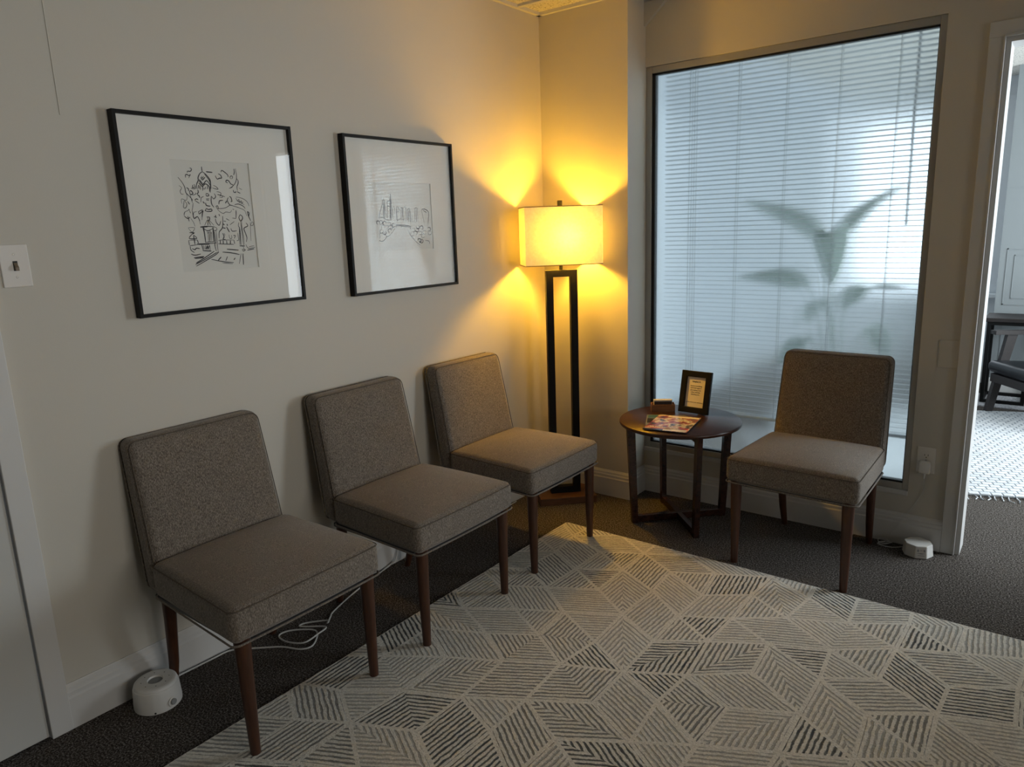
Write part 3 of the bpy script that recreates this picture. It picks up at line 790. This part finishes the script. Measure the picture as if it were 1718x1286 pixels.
# ------------------------------------------------------------ framed drawings
ST1 = "-373,1545 -379,1477 -371,1387;-371,1387 -465,1324 -539,1201 -543,1111 -618,981 -612,839;-371,1387 -267,1316 -138,1153 -130,1016 -134,863;-301,1314 -159,1122 -146,985 -175,740;-518,1112 -412,979 -260,1119 -160,985;-506,1142 -408,1009;-392,1002 -279,1103;-408,1009 -433,797;-537,1036 -428,918;-401,934 -308,1012 -193,923 -197,770;-409,1250 -394,1176 -342,1253;-446,1219 -400,1130 -296,1224;-545,976 -553,855;-499,947 -507,826;-374,889 -379,828;-320,920 -326,844;-248,952 -256,845;-785,1490 -724,1463 -767,1387 -864,1384 -882,1339;-781,1283 -859,1176;-954,1188 -952,1262 -893,1287 -849,1251 -780,1290;-241,1392 -24,1377;66,1281 120,1176 201,1201 290,1219 242,1318 176,1338;287,1396 321,1456 442,1386 520,1312 521,1250;823,1533 838,1369 827,1212 764,1069 652,957 518,884;768,1523 772,1414 734,1319;827,1212 880,1135 859,1040 811,945 813,819;610,1190 592,1252 650,1293 690,1255 646,1191;488,1062 422,1092 455,1147 531,1126 590,1034 675,1004;675,1004 630,925 509,883;663,839 672,769 743,762 739,801;878,907 990,853;791,787 911,733;-1208,1188 -1100,1051 -1026,890 -1009,727 -918,624 -821,505 -857,474;-1210,938 -1132,873 -1194,769 -1166,680 -1095,681;-972,876 -912,848 -914,773;-707,987 -666,928 -684,852 -821,865;-742,971 -770,881 -684,912;-884,759 -831,790 -778,701 -863,669 -884,759;-692,732 -682,687 -801,648;-1005,697 -983,623 -1025,488 -1171,532 -1197,457 -1183,383;-1099,473 -1149,278 -1080,256 -1025,368 -1089,488;-989,458 -936,369 -963,414;-880,669 -851,519 -833,414;-808,414 -843,278 -886,143;-635,672 -575,628 -558,567;-747,505 -669,536 -624,506;-741,490 -598,393;-598,824 -594,733 -649,687;-427,614 -516,568 -543,431;-331,707 -265,700 -238,647 -325,631 -331,707;-353,539 -234,548;-349,508 -249,502;-155,633 -182,494 -173,371 -109,271;-386,416 -364,332 -232,310;-473,454 -423,393;-43,972 54,928 113,853 -6,866 -87,895;-43,711 -4,619 -82,541 -140,618;51,774 185,746 175,668 56,682;134,621 208,653 235,591 130,590;90,682 325,615;240,498 116,481 76,372;485,625 543,594 562,469 518,468;445,593 398,499 452,374 535,326;315,404 378,483;-31,279 32,232 296,256 484,342 623,311 831,247 1004,167 1055,-10;-10,310 26,186 185,76 296,122 454,106 517,184;-46,294 27,325 47,217;720,580 755,501 821,454 1010,359;733,612 963,567 1132,456 1188,312;771,486 831,534 837,439 916,487 924,407 985,455;647,358 794,383 967,311 1030,231;678,184 658,25;557,216 608,200;-438,156 -377,233 -314,202 -210,217 -201,155 -339,140 -436,171;-494,172 -540,80 -564,-38;-656,142 -516,195 -598,80;-1162,9 -1122,129 -1011,173 -973,218 -949,98;-855,6 -824,112 -722,142;1092,135 1160,86 1124,-55;-1158,2 -1156,77 -1124,137;-1158,2 -1056,-75 -969,-30;-1046,1 -1020,-166;-961,151 -936,91;-863,151 -859,-1 -828,-77 -721,-17 -657,-156;-957,-61 -877,-198 -845,-321;-533,150 -578,-126;-666,150 -645,59 -587,119;-680,-79 -655,-263;-407,-36 -306,-44 -336,-145 -421,-144;-375,-51 -370,-144;-412,-144 -509,-297;-319,-145 -186,-303;-370,-144 -399,-299;-345,-145 -306,-300;-665,-340 -428,-329 -175,-350;-667,-355 -414,-345;-584,-357 -547,-590 -547,-839;-550,-358 -547,-839;-237,-364 -254,-818;-212,-365 -237,-819;-563,-838 -238,-826;-413,-469 -443,-827;-464,-468 -425,-562 -345,-471 -309,-581;-571,-388 -430,-469 -252,-411;-351,-517 -399,-813;-300,-519 -329,-800;-210,-349 -111,-382 -102,-445 -209,-474 -212,-365;-131,-476 -138,-727 -150,-948 -140,-1139;-196,-506 -198,-788 -236,-945 -209,-1135;-853,-874 -417,-883 -174,-868;-856,-897 -420,-906;-691,-911 -663,-1083;-626,-929 -628,-1069;-559,-932 -569,-1072 -492,-935 -502,-1075 -424,-937 -429,-1110;-682,-1098 -380,-1128;-1079,-362 -867,-366 -967,-502 -1080,-370;-1059,-515 -897,-526 -975,-563;-975,-563 -1091,-697 -830,-705 -931,-594;-1116,-757 -820,-752;-1116,-757 -1112,-910;-820,-752 -801,-860;-933,-610 -920,-887;-1106,-926 -857,-905;-1092,-941 -1076,-1065 -972,-1147;-1037,-1021 -943,-1056 -888,-1012 -774,-1032;-1092,-1187 -967,-1232 -763,-1203;-1011,-1315 -657,-1287;-981,-1340 -696,-1332;-927,-1304 -677,-1309;-991,-1534 -654,-1397 -290,-1227 -125,-1155;-964,-1582 -625,-1430 -260,-1260 -127,-1171;-949,-1474 -646,-1334 -278,-1132;-970,-1504 -636,-1382 -215,-1183;-415,-1394 24,-1498 376,-1543;-34,-1535 335,-1581;13,-1178 328,-1217 627,-1288;183,-1089 609,-1140;-60,-1334 -179,-1439;170,-1330 90,-1470;450,-1393 387,-1454;686,-1258 579,-1596;759,-1262 730,-1637;813,33 755,-63 805,-176 888,-97 880,-16 813,33;805,-176 805,-386 817,-661 812,-986;841,-177 833,-386 853,-662 849,-988;735,-223 702,-335 738,-416 743,-659 721,-983;728,-416 686,-965;664,-997 865,-1013;741,-1114 868,-1136 788,-1181 748,-1130;790,-1018 831,-1134;998,-244 1060,-342 902,-420 937,-583 974,-731 937,-877;1170,-214 1142,-507 1118,-850;1103,144 1121,-2 1192,-182;1207,-214 1280,-232 1249,-329 1174,-328 1226,-215;909,-957 985,-1092 1252,-1070;940,-1155 1208,-1118;1010,-1043 1220,-1019;-95,-792 46,-781 472,-795;-109,-902 453,-940;-25,-794 -33,-921;79,-798 72,-925;202,-802 204,-930;344,-807 328,-935;472,-795 491,-925;93,-561 131,-673 84,-766 171,-769;145,-562 170,-642;316,-614 335,-743 408,-729 403,-633;472,-651 544,-653 496,-748;645,-575 652,-802 578,-815;164,-10 142,-246 96,-403 -25,-526 -52,-730;-106,-85 -88,-211 3,-306 74,-166;-150,-23 -51,-55;-92,24 -83,-39;33,54 59,-9;277,-90 392,-154;179,-167 265,-184;149,-262 197,-294;290,-264 299,-328;392,-297 567,-189;115,-387 218,-405;260,-358 344,-535;413,-409 455,-506 619,-494;682,145 643,-86;510,-76 642,-94"
ST2 = "-1112,639 -1011,639 -1008,463 -970,228 -955,-38;-1112,639 -1152,434 -1275,200 -1360,-63;-1054,610 -1120,-66;-1169,463 -988,463;-1031,434 -1059,-67;-660,907 -654,760 -643,435 -697,-131;-695,760 -753,-70;-642,878 -730,-130;-852,611 -709,612;-852,611 -896,-69;-872,405 -749,405;-563,405 -486,345 -467,106;-590,346 -608,-72;-361,345 -274,375 -204,225 -357,166;-361,345 -369,-195;-111,315 -24,330 -62,-78;-92,285 -147,-77;41,345 170,345 139,-233;17,315 13,-201;248,254 402,284 399,-237;248,254 231,-173;334,254 312,-236;400,253 419,-268;689,299 846,314 841,-244;689,299 663,-241;776,283 752,-242;1106,220 1204,298 1535,156 1446,-347;1106,220 1222,-281;1200,251 1417,125;514,69 490,-207 619,-240;-1380,-63 -1177,-36 -984,-127 -700,-160;-369,-195 -192,-107 58,-171;-467,-344 -45,-367 427,-422;-470,-374 380,-452;-428,-375 -457,-465;-132,-381 -140,-472;122,-416 115,-492;382,-437 372,-544;-1188,-568 -1046,-780 -840,-771 -523,-494;-1447,-946 -1311,-995 -1165,-955 -1008,-811;-1352,-593 -1401,-888;238,-572 350,-791 678,-1082 890,-1231;784,-898 900,-1121 998,-1030;-1520,-266 -1412,-180 -1338,-240 -1349,-357;1226,-1038 1454,-1078 1489,-1207;-1432,-311 -1482,-303 -1517,-273 -1524,-231 -1500,-191 -1455,-168 -1403,-169 -1364,-195 -1349,-236;-1364,-230 -1339,-191 -1292,-169 -1240,-172 -1202,-199 -1189,-241 -1208,-283 -1251,-309 -1303,-312;-1233,-478 -1260,-442 -1257,-398 -1225,-362 -1175,-346 -1125,-356 -1091,-388 -1087,-432 -1113,-471;-1047,-388 -1007,-358 -954,-350 -907,-369 -883,-407 -889,-451 -924,-485 -976,-498 -1026,-486;-795,-385 -750,-359 -696,-357 -652,-381 -634,-421 -647,-465 -688,-496 -741,-503 -789,-485;-513,-402 -551,-436 -604,-447 -654,-432 -683,-396 -682,-351 -650,-314 -599,-297 -546,-306;-1184,-603 -1207,-644 -1253,-667 -1306,-665 -1346,-639 -1360,-598 -1344,-556 -1303,-527 -1250,-523;-1082,-589 -1041,-615 -1026,-657 -1043,-699 -1085,-727 -1138,-731 -1183,-710 -1205,-671 -1195,-628;-827,-652 -878,-638 -908,-603 -908,-559 -878,-521 -829,-503 -776,-510 -740,-541 -732,-584;-1071,-347 -1123,-340 -1159,-310 -1167,-267 -1145,-227 -1099,-203 -1046,-203 -1005,-228 -989,-269;535,-742 531,-787 496,-825 441,-840 386,-828 350,-794 346,-748 374,-708 426,-687;572,-729 575,-683 610,-645 665,-629 720,-640 758,-674 763,-720 735,-761 683,-783;858,-388 904,-415 921,-458 904,-503 858,-533 799,-537 749,-516 725,-475 734,-429;947,-517 952,-471 989,-434 1046,-419 1102,-431 1138,-467 1141,-513 1111,-553 1057,-574;863,-662 915,-638 973,-641 1018,-669 1035,-713 1016,-757 969,-787 911,-790 861,-768;1267,-753 1210,-768 1153,-756 1116,-721 1112,-674 1142,-634 1196,-612 1254,-618 1298,-649;1421,-519 1472,-494 1533,-495 1580,-522 1599,-567 1581,-612 1534,-643 1474,-648 1422,-626;1584,-661 1623,-696 1630,-743 1601,-785 1548,-808 1488,-803 1442,-773 1427,-728 1448,-684;764,-1022 785,-979 833,-952 892,-950 940,-975 962,-1018 949,-1063 906,-1096 848,-1103;976,-985 1035,-989 1080,-1018 1096,-1063 1076,-1107 1029,-1136 970,-1138 920,-1114 897,-1072;489,-518 544,-502 599,-513 635,-547 640,-593 612,-634 560,-655 503,-650 461,-621;1196,-877 1155,-912 1097,-923 1042,-907 1009,-869 1010,-823 1044,-784 1099,-766 1157,-776;758,-507 814,-515 855,-547 864,-592 840,-635 790,-660 732,-658 686,-631 669,-588;-917,-277 -880,-244 -827,-233 -778,-248 -749,-284 -752,-328 -784,-365 -835,-382 -886,-372"
def drawing(name_label, cy, cz, W, H, oy0, oy1, oz0, oz1, strokes, wid):
    t = thing('framed_drawing', name_label, 'picture', (0, cy, cz))
    d = .030; b = .011
    bm = bmesh.new()
    bx(bm, .002, d, -W/2, -W/2+b, -H/2, H/2, .0008); bx(bm, .002, d, W/2-b, W/2, -H/2, H/2, .0008)
    bx(bm, .002, d-.0003, -W/2+b, W/2-b, -H/2+.0003, -H/2+b, .0008); bx(bm, .002, d-.0003, -W/2+b, W/2-b, H/2-b, H/2-.0003, .0008)
    obj('frame', bm, M['black_frame'], t, smooth=False)
    w, h = W/2-b+.001, H/2-b+.001
    bm = bmesh.new()
    y0, y1, z0, z1 = oy0-cy, oy1-cy, oz0-cz, oz1-cz
    bx(bm, .012, .0155, -w, w, z1, h); bx(bm, .012, .0155, -w, w, -h, z0); bx(bm, .012, .0155, -w, y0, z0, z1); bx(bm, .012, .0155, y1, w, z0, z1)
    obj('mat_board', bm, M['mat_board'], t, smooth=False)
    pp = obj('paper', box(.004, .012, -w, w, -h, h), M['paper'], t, smooth=False)
    bm = bmesh.new(); kx = 0
    for si, s in enumerate(strokes.split(';')):
        pts = [tuple(float(c)*1e-4 for c in p.split(',')) for p in s.split()]
        pts = [(p.x, p.y) for p in catmull([(a, b_, 0) for a, b_ in pts], 3)]
        x = .0121+(si % 7)*.00003
        ww = wid*(.6+.9*random.random())
        prev = None
        for i, p in enumerate(pts):
            q = pts[min(i+1, len(pts)-1)]; r = pts[max(i-1, 0)]
            dx, dz = q[0]-r[0], q[1]-r[1]; l = math.hypot(dx, dz) or 1
            k = ww*(.55+.45*math.sin(PI*(i+.5)/len(pts)))/2
            a = bm.verts.new((x, p[0]-dz/l*k, p[1]+dx/l*k)); c = bm.verts.new((x, p[0]+dz/l*k, p[1]-dx/l*k))
            if prev: bm.faces.new((prev[0], a, c, prev[1]))
            prev = (a, c)
    obj('ink_sketch', bm, M['ink'], pp, smooth=False)
    obj('glazing', box(.0242, .0252, -w, w, -h, h), M['glass'], t, smooth=False)
drawing('black framed pen sketch of a park gazebo and tower, left of the two', -1.8795, 1.5035, .609, .607, -2.023, -1.7485, 1.329, 1.675, ST1, .0024)
drawing('black framed pen sketch of a city skyline, nearer the floor lamp', -1.0385, 1.4955, .613, .616, -1.2195, -.869, 1.355, 1.630, ST2, .0022)

# ------------------------------------------------------------ switch, outlet, blank plate
def plate(bm, w, h, d=.005):
    # local: plate in XZ plane, front towards -y
    bx(bm, -w/2, w/2, -d, 0, -h/2, h/2, .0022, 2)
def switch():
    t = thing('light_switch', 'ivory light switch plate with brown toggle on the left wall', 'light switch', (0, -2.483, 1.377), PI/2)
    bm = bmesh.new(); plate(bm, .070, .114); obj('cover_plate', bm, M['plate'], t, smooth=False)
    bm = bmesh.new(); bx(bm, -.0055, .0055, -.0062, -.004, -.013, .013); obj('slot', bm, M['dark_slot'], t, smooth=False)
    bm = bmesh.new(); prism(bm, [(-.0055, -.009), (-.017, -.013), (-.017, -.004), (-.0055, .009)], -.004, .004, 'x'); obj('toggle', bm, M['toggle'], t, smooth=False)
    for z in (-.030, .030):
        obj('screw', lathe([(0, 0), (.0032, 0), (.0028, .0012), (0, .0014)], 12), M['alu'], t, loc=(0, -.0048, z), rot=(PI/2, 0, 0))
switch()
def outlet():
    t = thing('wall_outlet', 'white duplex electrical outlet on the wall between window and doorway', 'outlet', (1.8465, WY, .399))
    bm = bmesh.new(); plate(bm, .070, .114); obj('cover_plate', bm, M['plate'], t, smooth=False)
    for z in (.0195, -.0195):
        bm = bmesh.new(); pts = [(.0165*math.cos(a)*1.0, max(-.0125, min(.0125, .0165*math.sin(a)))) for a in [2*PI*i/28 for i in range(28)]]
        prism(bm, [(p[0], p[1]+z) for p in pts], -.0066, -.004, 'y'); r = obj('receptacle', bm, M['plate'], t, smooth=False)
        bm = bmesh.new(); bx(bm, -.0075, -.0055, -.0069, -.0064, z-.001, z+.007); bx(bm, .0055, .0075, -.0069, -.0064, z-.001, z+.007)
        prism(bm, [(.0025*math.cos(2*PI*i/10), z-.007+.0025*math.sin(2*PI*i/10)) for i in range(10)], -.0069, -.0064, 'y'); obj('slots', bm, M['dark_slot'], r, smooth=False)
    obj('screw', lathe([(0, 0), (.003, 0), (0, .0014)], 12), M['alu'], t, loc=(0, -.0048, 0), rot=(PI/2, 0, 0))
outlet()
def blank():
    bm = bmesh.new(); bx(bm, -.036, .036, -.004, 0, -.057, .057, .002, 2)
    o = obj('blank_plate', bm, M['wall'], None, smooth=False, loc=(1.893, WY, .862)); tag(o, 'painted over blank wall plate beside the door casing', 'wall plate')
blank()

# ------------------------------------------------------------ noise machines, adapter, cords
def round_machine():
    t = thing('noise_machine', 'round white noise machine on the carpet under the nearest chair', 'noise machine', (.107, -2.335, 0), math.radians(-35))
    bm = lathe([(0, 0), (.066, 0), (.0695, .003), (.070, .014), (.0665, .066), (.0650, .070), (.0635, .0705), (.0625, .0775), (.059, .081), (.050, .0822), (.0235, .0822), (.0225, .080), (.0205, .076), (0, .076)], 64)
    bd = obj('housing', bm, M['white_plastic'], t, angle=40)
    obj('speaker_grille', lathe([(0, .0785), (.012, .0790), (.0212, .0772)], 32), M['grey_plastic'], t)
    for i in range(8):
        a = 2*PI*i/8+.2; obj('vent_hole', lathe([(0, 0), (.0016, 0), (.0016, .0006), (0, .0006)], 10), M['dark_slot'], t, loc=(.040*math.cos(a), .040*math.sin(a), .0820))
    # dial on the room side, and rim slot
    a = math.radians(46); r = .0698
    obj('dial_ring', lathe([(.0, 0), (.0155, 0), (.0155, .0025), (.0125, .003), (0, .003)], 28), M['white_plastic'], t, loc=(r*math.cos(a)-.001, r*math.sin(a), .025), rot=(0, PI/2-.06, a))
    obj('dial', lathe([(.0, 0), (.0095, 0), (.0095, .007), (.008, .0085), (0, .0085)], 28), M['grey_plastic'], t, loc=(r*math.cos(a)-.001, r*math.sin(a), .025), rot=(0, PI/2-.06, a))
    a = math.radians(2); obj('vent_hole', lathe([(0, 0), (.003, 0), (.003, .0012), (0, .0012)], 10), M['dark_slot'], t, loc=(.0694*math.cos(a), .0694*math.sin(a), .008), rot=(0, PI/2, a))
    return t
NM = round_machine()
def flat_cord(name, pts, r, root, k=6):
    mi = (Matrix.Translation(root.location) @ root.rotation_euler.to_matrix().to_4x4()).inverted()
    bm = bmesh.new(); tube(bm, catmull(pts, k), r, 7); bmesh.ops.transform(bm, matrix=mi, verts=bm.verts[:])
    return obj(name, bm, M['cord'], root)
c0 = .0042
flat_cord('power_cord', [(.060, -2.276, .018), (.038, -2.232, .010), (.030, -2.165, c0), (.032, -2.10, c0), (.036, -2.045, c0), (.075, -2.005, c0), (.132, -1.954, c0), (.176, -1.920, c0), (.240, -1.893, c0), (.256, -1.855, c0), (.212, -1.800, c0), (.169, -1.789, c0), (.105, -1.840, c0), (.099, -1.885, c0), (.155, -1.893, c0), (.225, -1.868, c0+.007), (.218, -1.800, c0+.006), (.200, -1.752, c0+.004), (.130, -1.790, c0), (.105, -1.800, c0), (.112, -1.770, c0), (.171, -1.722, c0+.006), (.190, -1.735, c0+.009), (.150, -1.690, c0), (.129, -1.660, c0), (.087, -1.540, c0), (.050, -1.40, c0), (.032, -1.318, c0), (.030, -1.24, .022), (.0215, -1.207, .070), (.0215, -1.17, .10)], .0030, NM)
flat_cord('power_cord', [(.024, -1.17, .006), (.035, -1.0, c0), (.055, -.84, c0), (.077, -.741, c0), (.076, -.60, c0), (.045, -.50, c0), (.03, -.36, c0)], .0030, FL)
def octo_machine():
    t = thing('noise_machine', 'octagonal white noise machine on the carpet beside the doorway casing', 'noise machine', (1.855, .099, 0), math.radians(22))
    bm = bmesh.new(); R0, R1 = .060, .054; n = 8
    a = [bm.verts.new((R0*math.cos(PI/8+i*PI/4), R0*math.sin(PI/8+i*PI/4), .002)) for i in range(n)]
    b = [bm.verts.new((R1*math.cos(PI/8+i*PI/4), R1*math.sin(PI/8+i*PI/4), .055)) for i in range(n)]
    bm.faces.new(a[::-1]); bm.faces.new(b)
    for i in range(n): bm.faces.new((a[i], a[(i+1) % n], b[(i+1) % n], b[i]))
    bmesh.ops.bevel(bm, geom=bm.edges[:], offset=.0015, segments=2, affect='EDGES')
    obj('housing', bm, M['white_plastic'], t, smooth=False)
    ap0 = R0*math.cos(PI/8); ap1 = R1*math.cos(PI/8); sl = math.atan2(ap0-ap1, .053)
    def onface(bm): bmesh.ops.transform(bm, matrix=Matrix.Translation((0, -(ap0+.0001), .002)) @ Matrix.Rotation(-sl, 4, 'X'), verts=bm.verts[:]); return bm
    bm = bmesh.new(); bx(bm, -.0195, .0195, -.0006, .001, .004, .050); pn = obj('label_panel', onface(bm), M['plate'], t, smooth=False)
    for x in (-.012, .012):
        bm = bmesh.new(); prism(bm, [(x+.0032*math.cos(2*PI*i/16), .035+.006*math.sin(2*PI*i/16)) for i in range(16)], -.0018, 0, 'y'); obj('button', onface(bm), M['grey_plastic'], pn, smooth=False)
    bm = bmesh.new(); bx(bm, -.007, .007, -.001, 0, .020, .024); bx(bm, -.005, .005, -.001, 0, .034, .0352); bx(bm, -.005, .005, -.001, 0, .038, .0392); bx(bm, -.013, -.009, -.001, 0, .021, .024); bx(bm, .009, .013, -.001, 0, .021, .024)
    bx(bm, -.013, .013, -.001, 0, .0125, .0145)
    obj('markings', onface(bm), M['grey_plastic'], pn, smooth=False)
octo_machine()
def adapter():
    t = thing('power_adapter', 'small white plug adapter in the lower socket of the outlet', 'adapter', (1.8465, WY-.0070, .372))
    bm = bmesh.new(); bx(bm, -.021, .021, -.030, 0, -.026, .026, .005, 3)
    ab = obj('housing', bm, M['white_plastic'], t)
    bm = bmesh.new(); tube(bm, [(0, -.014, -.025), (0, -.013, -.052)], .0065, 10, False, .0025); obj('strain_relief', bm, M['white_plastic'], t)
    bm = bmesh.new()
    pts = [(0, -.013, -.050), (.003, -.012, -.075), (.002, -.004, -.100), (-.002, .002, -.122), (-.036, .002, -.196), (-.070, -.012, -.256), (-.093, -.015, -.300), (-.118, -.018, -.345), (-.128, -.030, -.366)]
    tube(bm, catmull(pts, 5), .0010, 6); 
    tube(bm, catmull([(-.128, -.030, -.366), (-.150, -.05, -.366), (-.135, -.075, -.364), (-.105, -.05, -.360), (-.125, -.03, -.352), (-.152, -.04, -.356), (-.142, -.06, -.364), (-.110, -.045, -.364), (-.098, -.035, -.362), (-.125, -.055, -.358), (-.150, -.07, -.366), (-.120, -.082, -.366), (-.085, -.075, -.366), (-.050, -.045, -.366), (-.035, -.035, -.365)], 6), .0016, 6)
    obj('cable', bm, M['cord'], t)
adapter()

# ------------------------------------------------------------ patterned rug
def patterned_rug():
    RX0, RX1, RY0, RY1 = .415, 2.95, -3.9, -.455
    T = .0085
    t = thing('area_rug', 'large cream area rug with hatched grey geometric pattern before the chairs', 'rug', (0, 0, 0))
    rnd = random.Random(5)
    S = .20; CX = .1732
    cols = int((RX1-RX0)/CX)+4; rows = int((RY1-RY0)/S)+4
    P = {}
    for i in range(-1, cols):
        for j in range(-2, rows):
            P[i, j] = Vector((.712-2*CX+i*CX+rnd.uniform(-.016, .016), -.655+.4-j*S-(S/2 if i % 2 else 0)+rnd.uniform(-.018, .018)))
    tris = []
    for i in range(-1, cols-1):
        for j in range(-1, rows-2):
            if i % 2 == 0:
                tris.append(((i, j), (i+1, j), (i+1, j-1))); tris.append(((i, j), (i, j+1), (i+1, j)))
            else:
                tris.append(((i, j), (i+1, j+1), (i+1, j))); tris.append(((i, j), (i, j+1), (i+1, j+1)))
    emap = {}
    for k, tr in enumerate(tris):
        for a in range(3):
            e = frozenset((tr[a], tr[(a+1) % 3])); emap.setdefault(e, []).append(k)
    used = set(); polys = []; order = list(range(len(tris))); rnd.shuffle(order)
    for k in order:
        if k in used: continue
        used.add(k); tr = tris[k]; merged = False
        if rnd.random() < .80:
            es = [frozenset((tr[a], tr[(a+1) % 3])) for a in range(3)]; rnd.shuffle(es)
            for e in es:
                o = [q for q in emap[e] if q != k and q not in used]
                if o:
                    q = o[0]; used.add(q)
                    e0, e1 = tuple(e); a = [v for v in tr if v not in e][0]; b = [v for v in tris[q] if v not in e][0]
                    polys.append([P[a], P[e0], P[b], P[e1]]); merged = True; break
        if not merged: polys.append([P[v] for v in tr])
    bm = bmesh.new(); uvl = bm.loops.layers.uv.new('hatch'); tl = bm.faces.layers.float.new('tone')
    def clip(poly):
        for ax, lim, sg in ((0, RX0, 1), (0, RX1, -1), (1, RY0, 1), (1, RY1, -1)):
            out = []
            for i in range(len(poly)):
                a, b = poly[i], poly[(i+1) % len(poly)]
                ia, ib = (a[ax]-lim)*sg >= 0, (b[ax]-lim)*sg >= 0
                if ia: out.append(a)
                if ia != ib:
                    s = (lim-a[ax])/(b[ax]-a[ax]); out.append(a+(b-a)*s)
            poly = out
            if len(poly) < 3: return None
        return poly
    def face(poly, z, mi, d=None, tone=0, org=None):
        c = clip([Vector(p) for p in poly])
        if not c: return
        try: f = bm.faces.new([bm.verts.new((p.x, p.y, z)) for p in c])
        except ValueError: return
        f.material_index = mi; f[tl] = tone
        if d is not None:
            nrm = Vector((-d.y, d.x))
            for lp in f.loops:
                q = Vector((lp.vert.co.x, lp.vert.co.y))-org; lp[uvl].uv = (q.dot(nrm), q.dot(d)+org.x*7)
    g = .0062
    for poly in polys:
        area2 = sum(poly[i].x*poly[(i+1) % len(poly)].y-poly[(i+1) % len(poly)].x*poly[i].y for i in range(len(poly)))
        if area2 < 0: poly = poly[::-1]
        n = len(poly)
        # inset polygon
        ins = []
        for i in range(n):
            p0, p1, p2 = poly[i-1], poly[i], poly[(i+1) % n]
            d1 = (p1-p0).normalized(); d2 = (p2-p1).normalized()
            n1 = Vector((-d1.y, d1.x)); n2 = Vector((-d2.y, d2.x))
            bis = n1+n2; ins.append(p1+bis*(g/max(.25, 1+n1.dot(n2))))
        for i in range(n): face([poly[i], poly[(i+1) % n], ins[(i+1) % n], ins[i]], T, 0)
        tone = rnd.choice([.45, .55, .65, .75, .95, .5])
        styl = rnd.random()
        if n == 4 and styl < .42:
            # chevron: split along the longer diagonal, each half parallel to its outer edge
            for q, (a, b, c) in enumerate((((0, 1, 2)), ((2, 3, 0)))):
                d = (ins[b]-ins[a]).normalized() if q == 0 else (ins[c]-ins[b]).normalized()
                face([ins[a], ins[b], ins[c]], T, 1, d, tone, ins[a])
        else:
            e = rnd.randrange(n); d = (ins[(e+1) % n]-ins[e]).normalized(); face(ins, T, 1, d, tone, ins[e])
    me = bpy.data.meshes.new('rug_pile'); bm.to_mesh(me); bm.free()
    for p in me.polygons:
        if p.normal.z < 0: p.flip()
    me.materials.append(M['rug_cream']); me.materials.append(M['rug_hatch'])
    o = bpy.data.objects.new('pile', me); COL.objects.link(o); o.parent = t
    obj('backing', box(RX0, RX1, RY0, RY1, 0, T-.0004), M['rug_cream'], t, smooth=False)
    bm = bmesh.new(); pts = rounded_rect((RX1-RX0)/2+.001, (RY1-RY0)/2+.001, .012, 4); cx, cy = (RX0+RX1)/2, (RY0+RY1)/2
    ring = []
    for i in range(len(pts)):
        a = pts[i]; b = pts[(i+1) % len(pts)]; m = max(1, int(math.dist(a, b)/.02))
        for j in range(m): ring.append((cx+a[0]+(b[0]-a[0])*j/m+rnd.uniform(-.0012, .0012), cy+a[1]+(b[1]-a[1])*j/m+rnd.uniform(-.0012, .0012), T*.5))
    tube(bm, ring, T*.52, 8, True); obj('edge_binding', bm, M['rug_cream'], t)
patterned_rug()
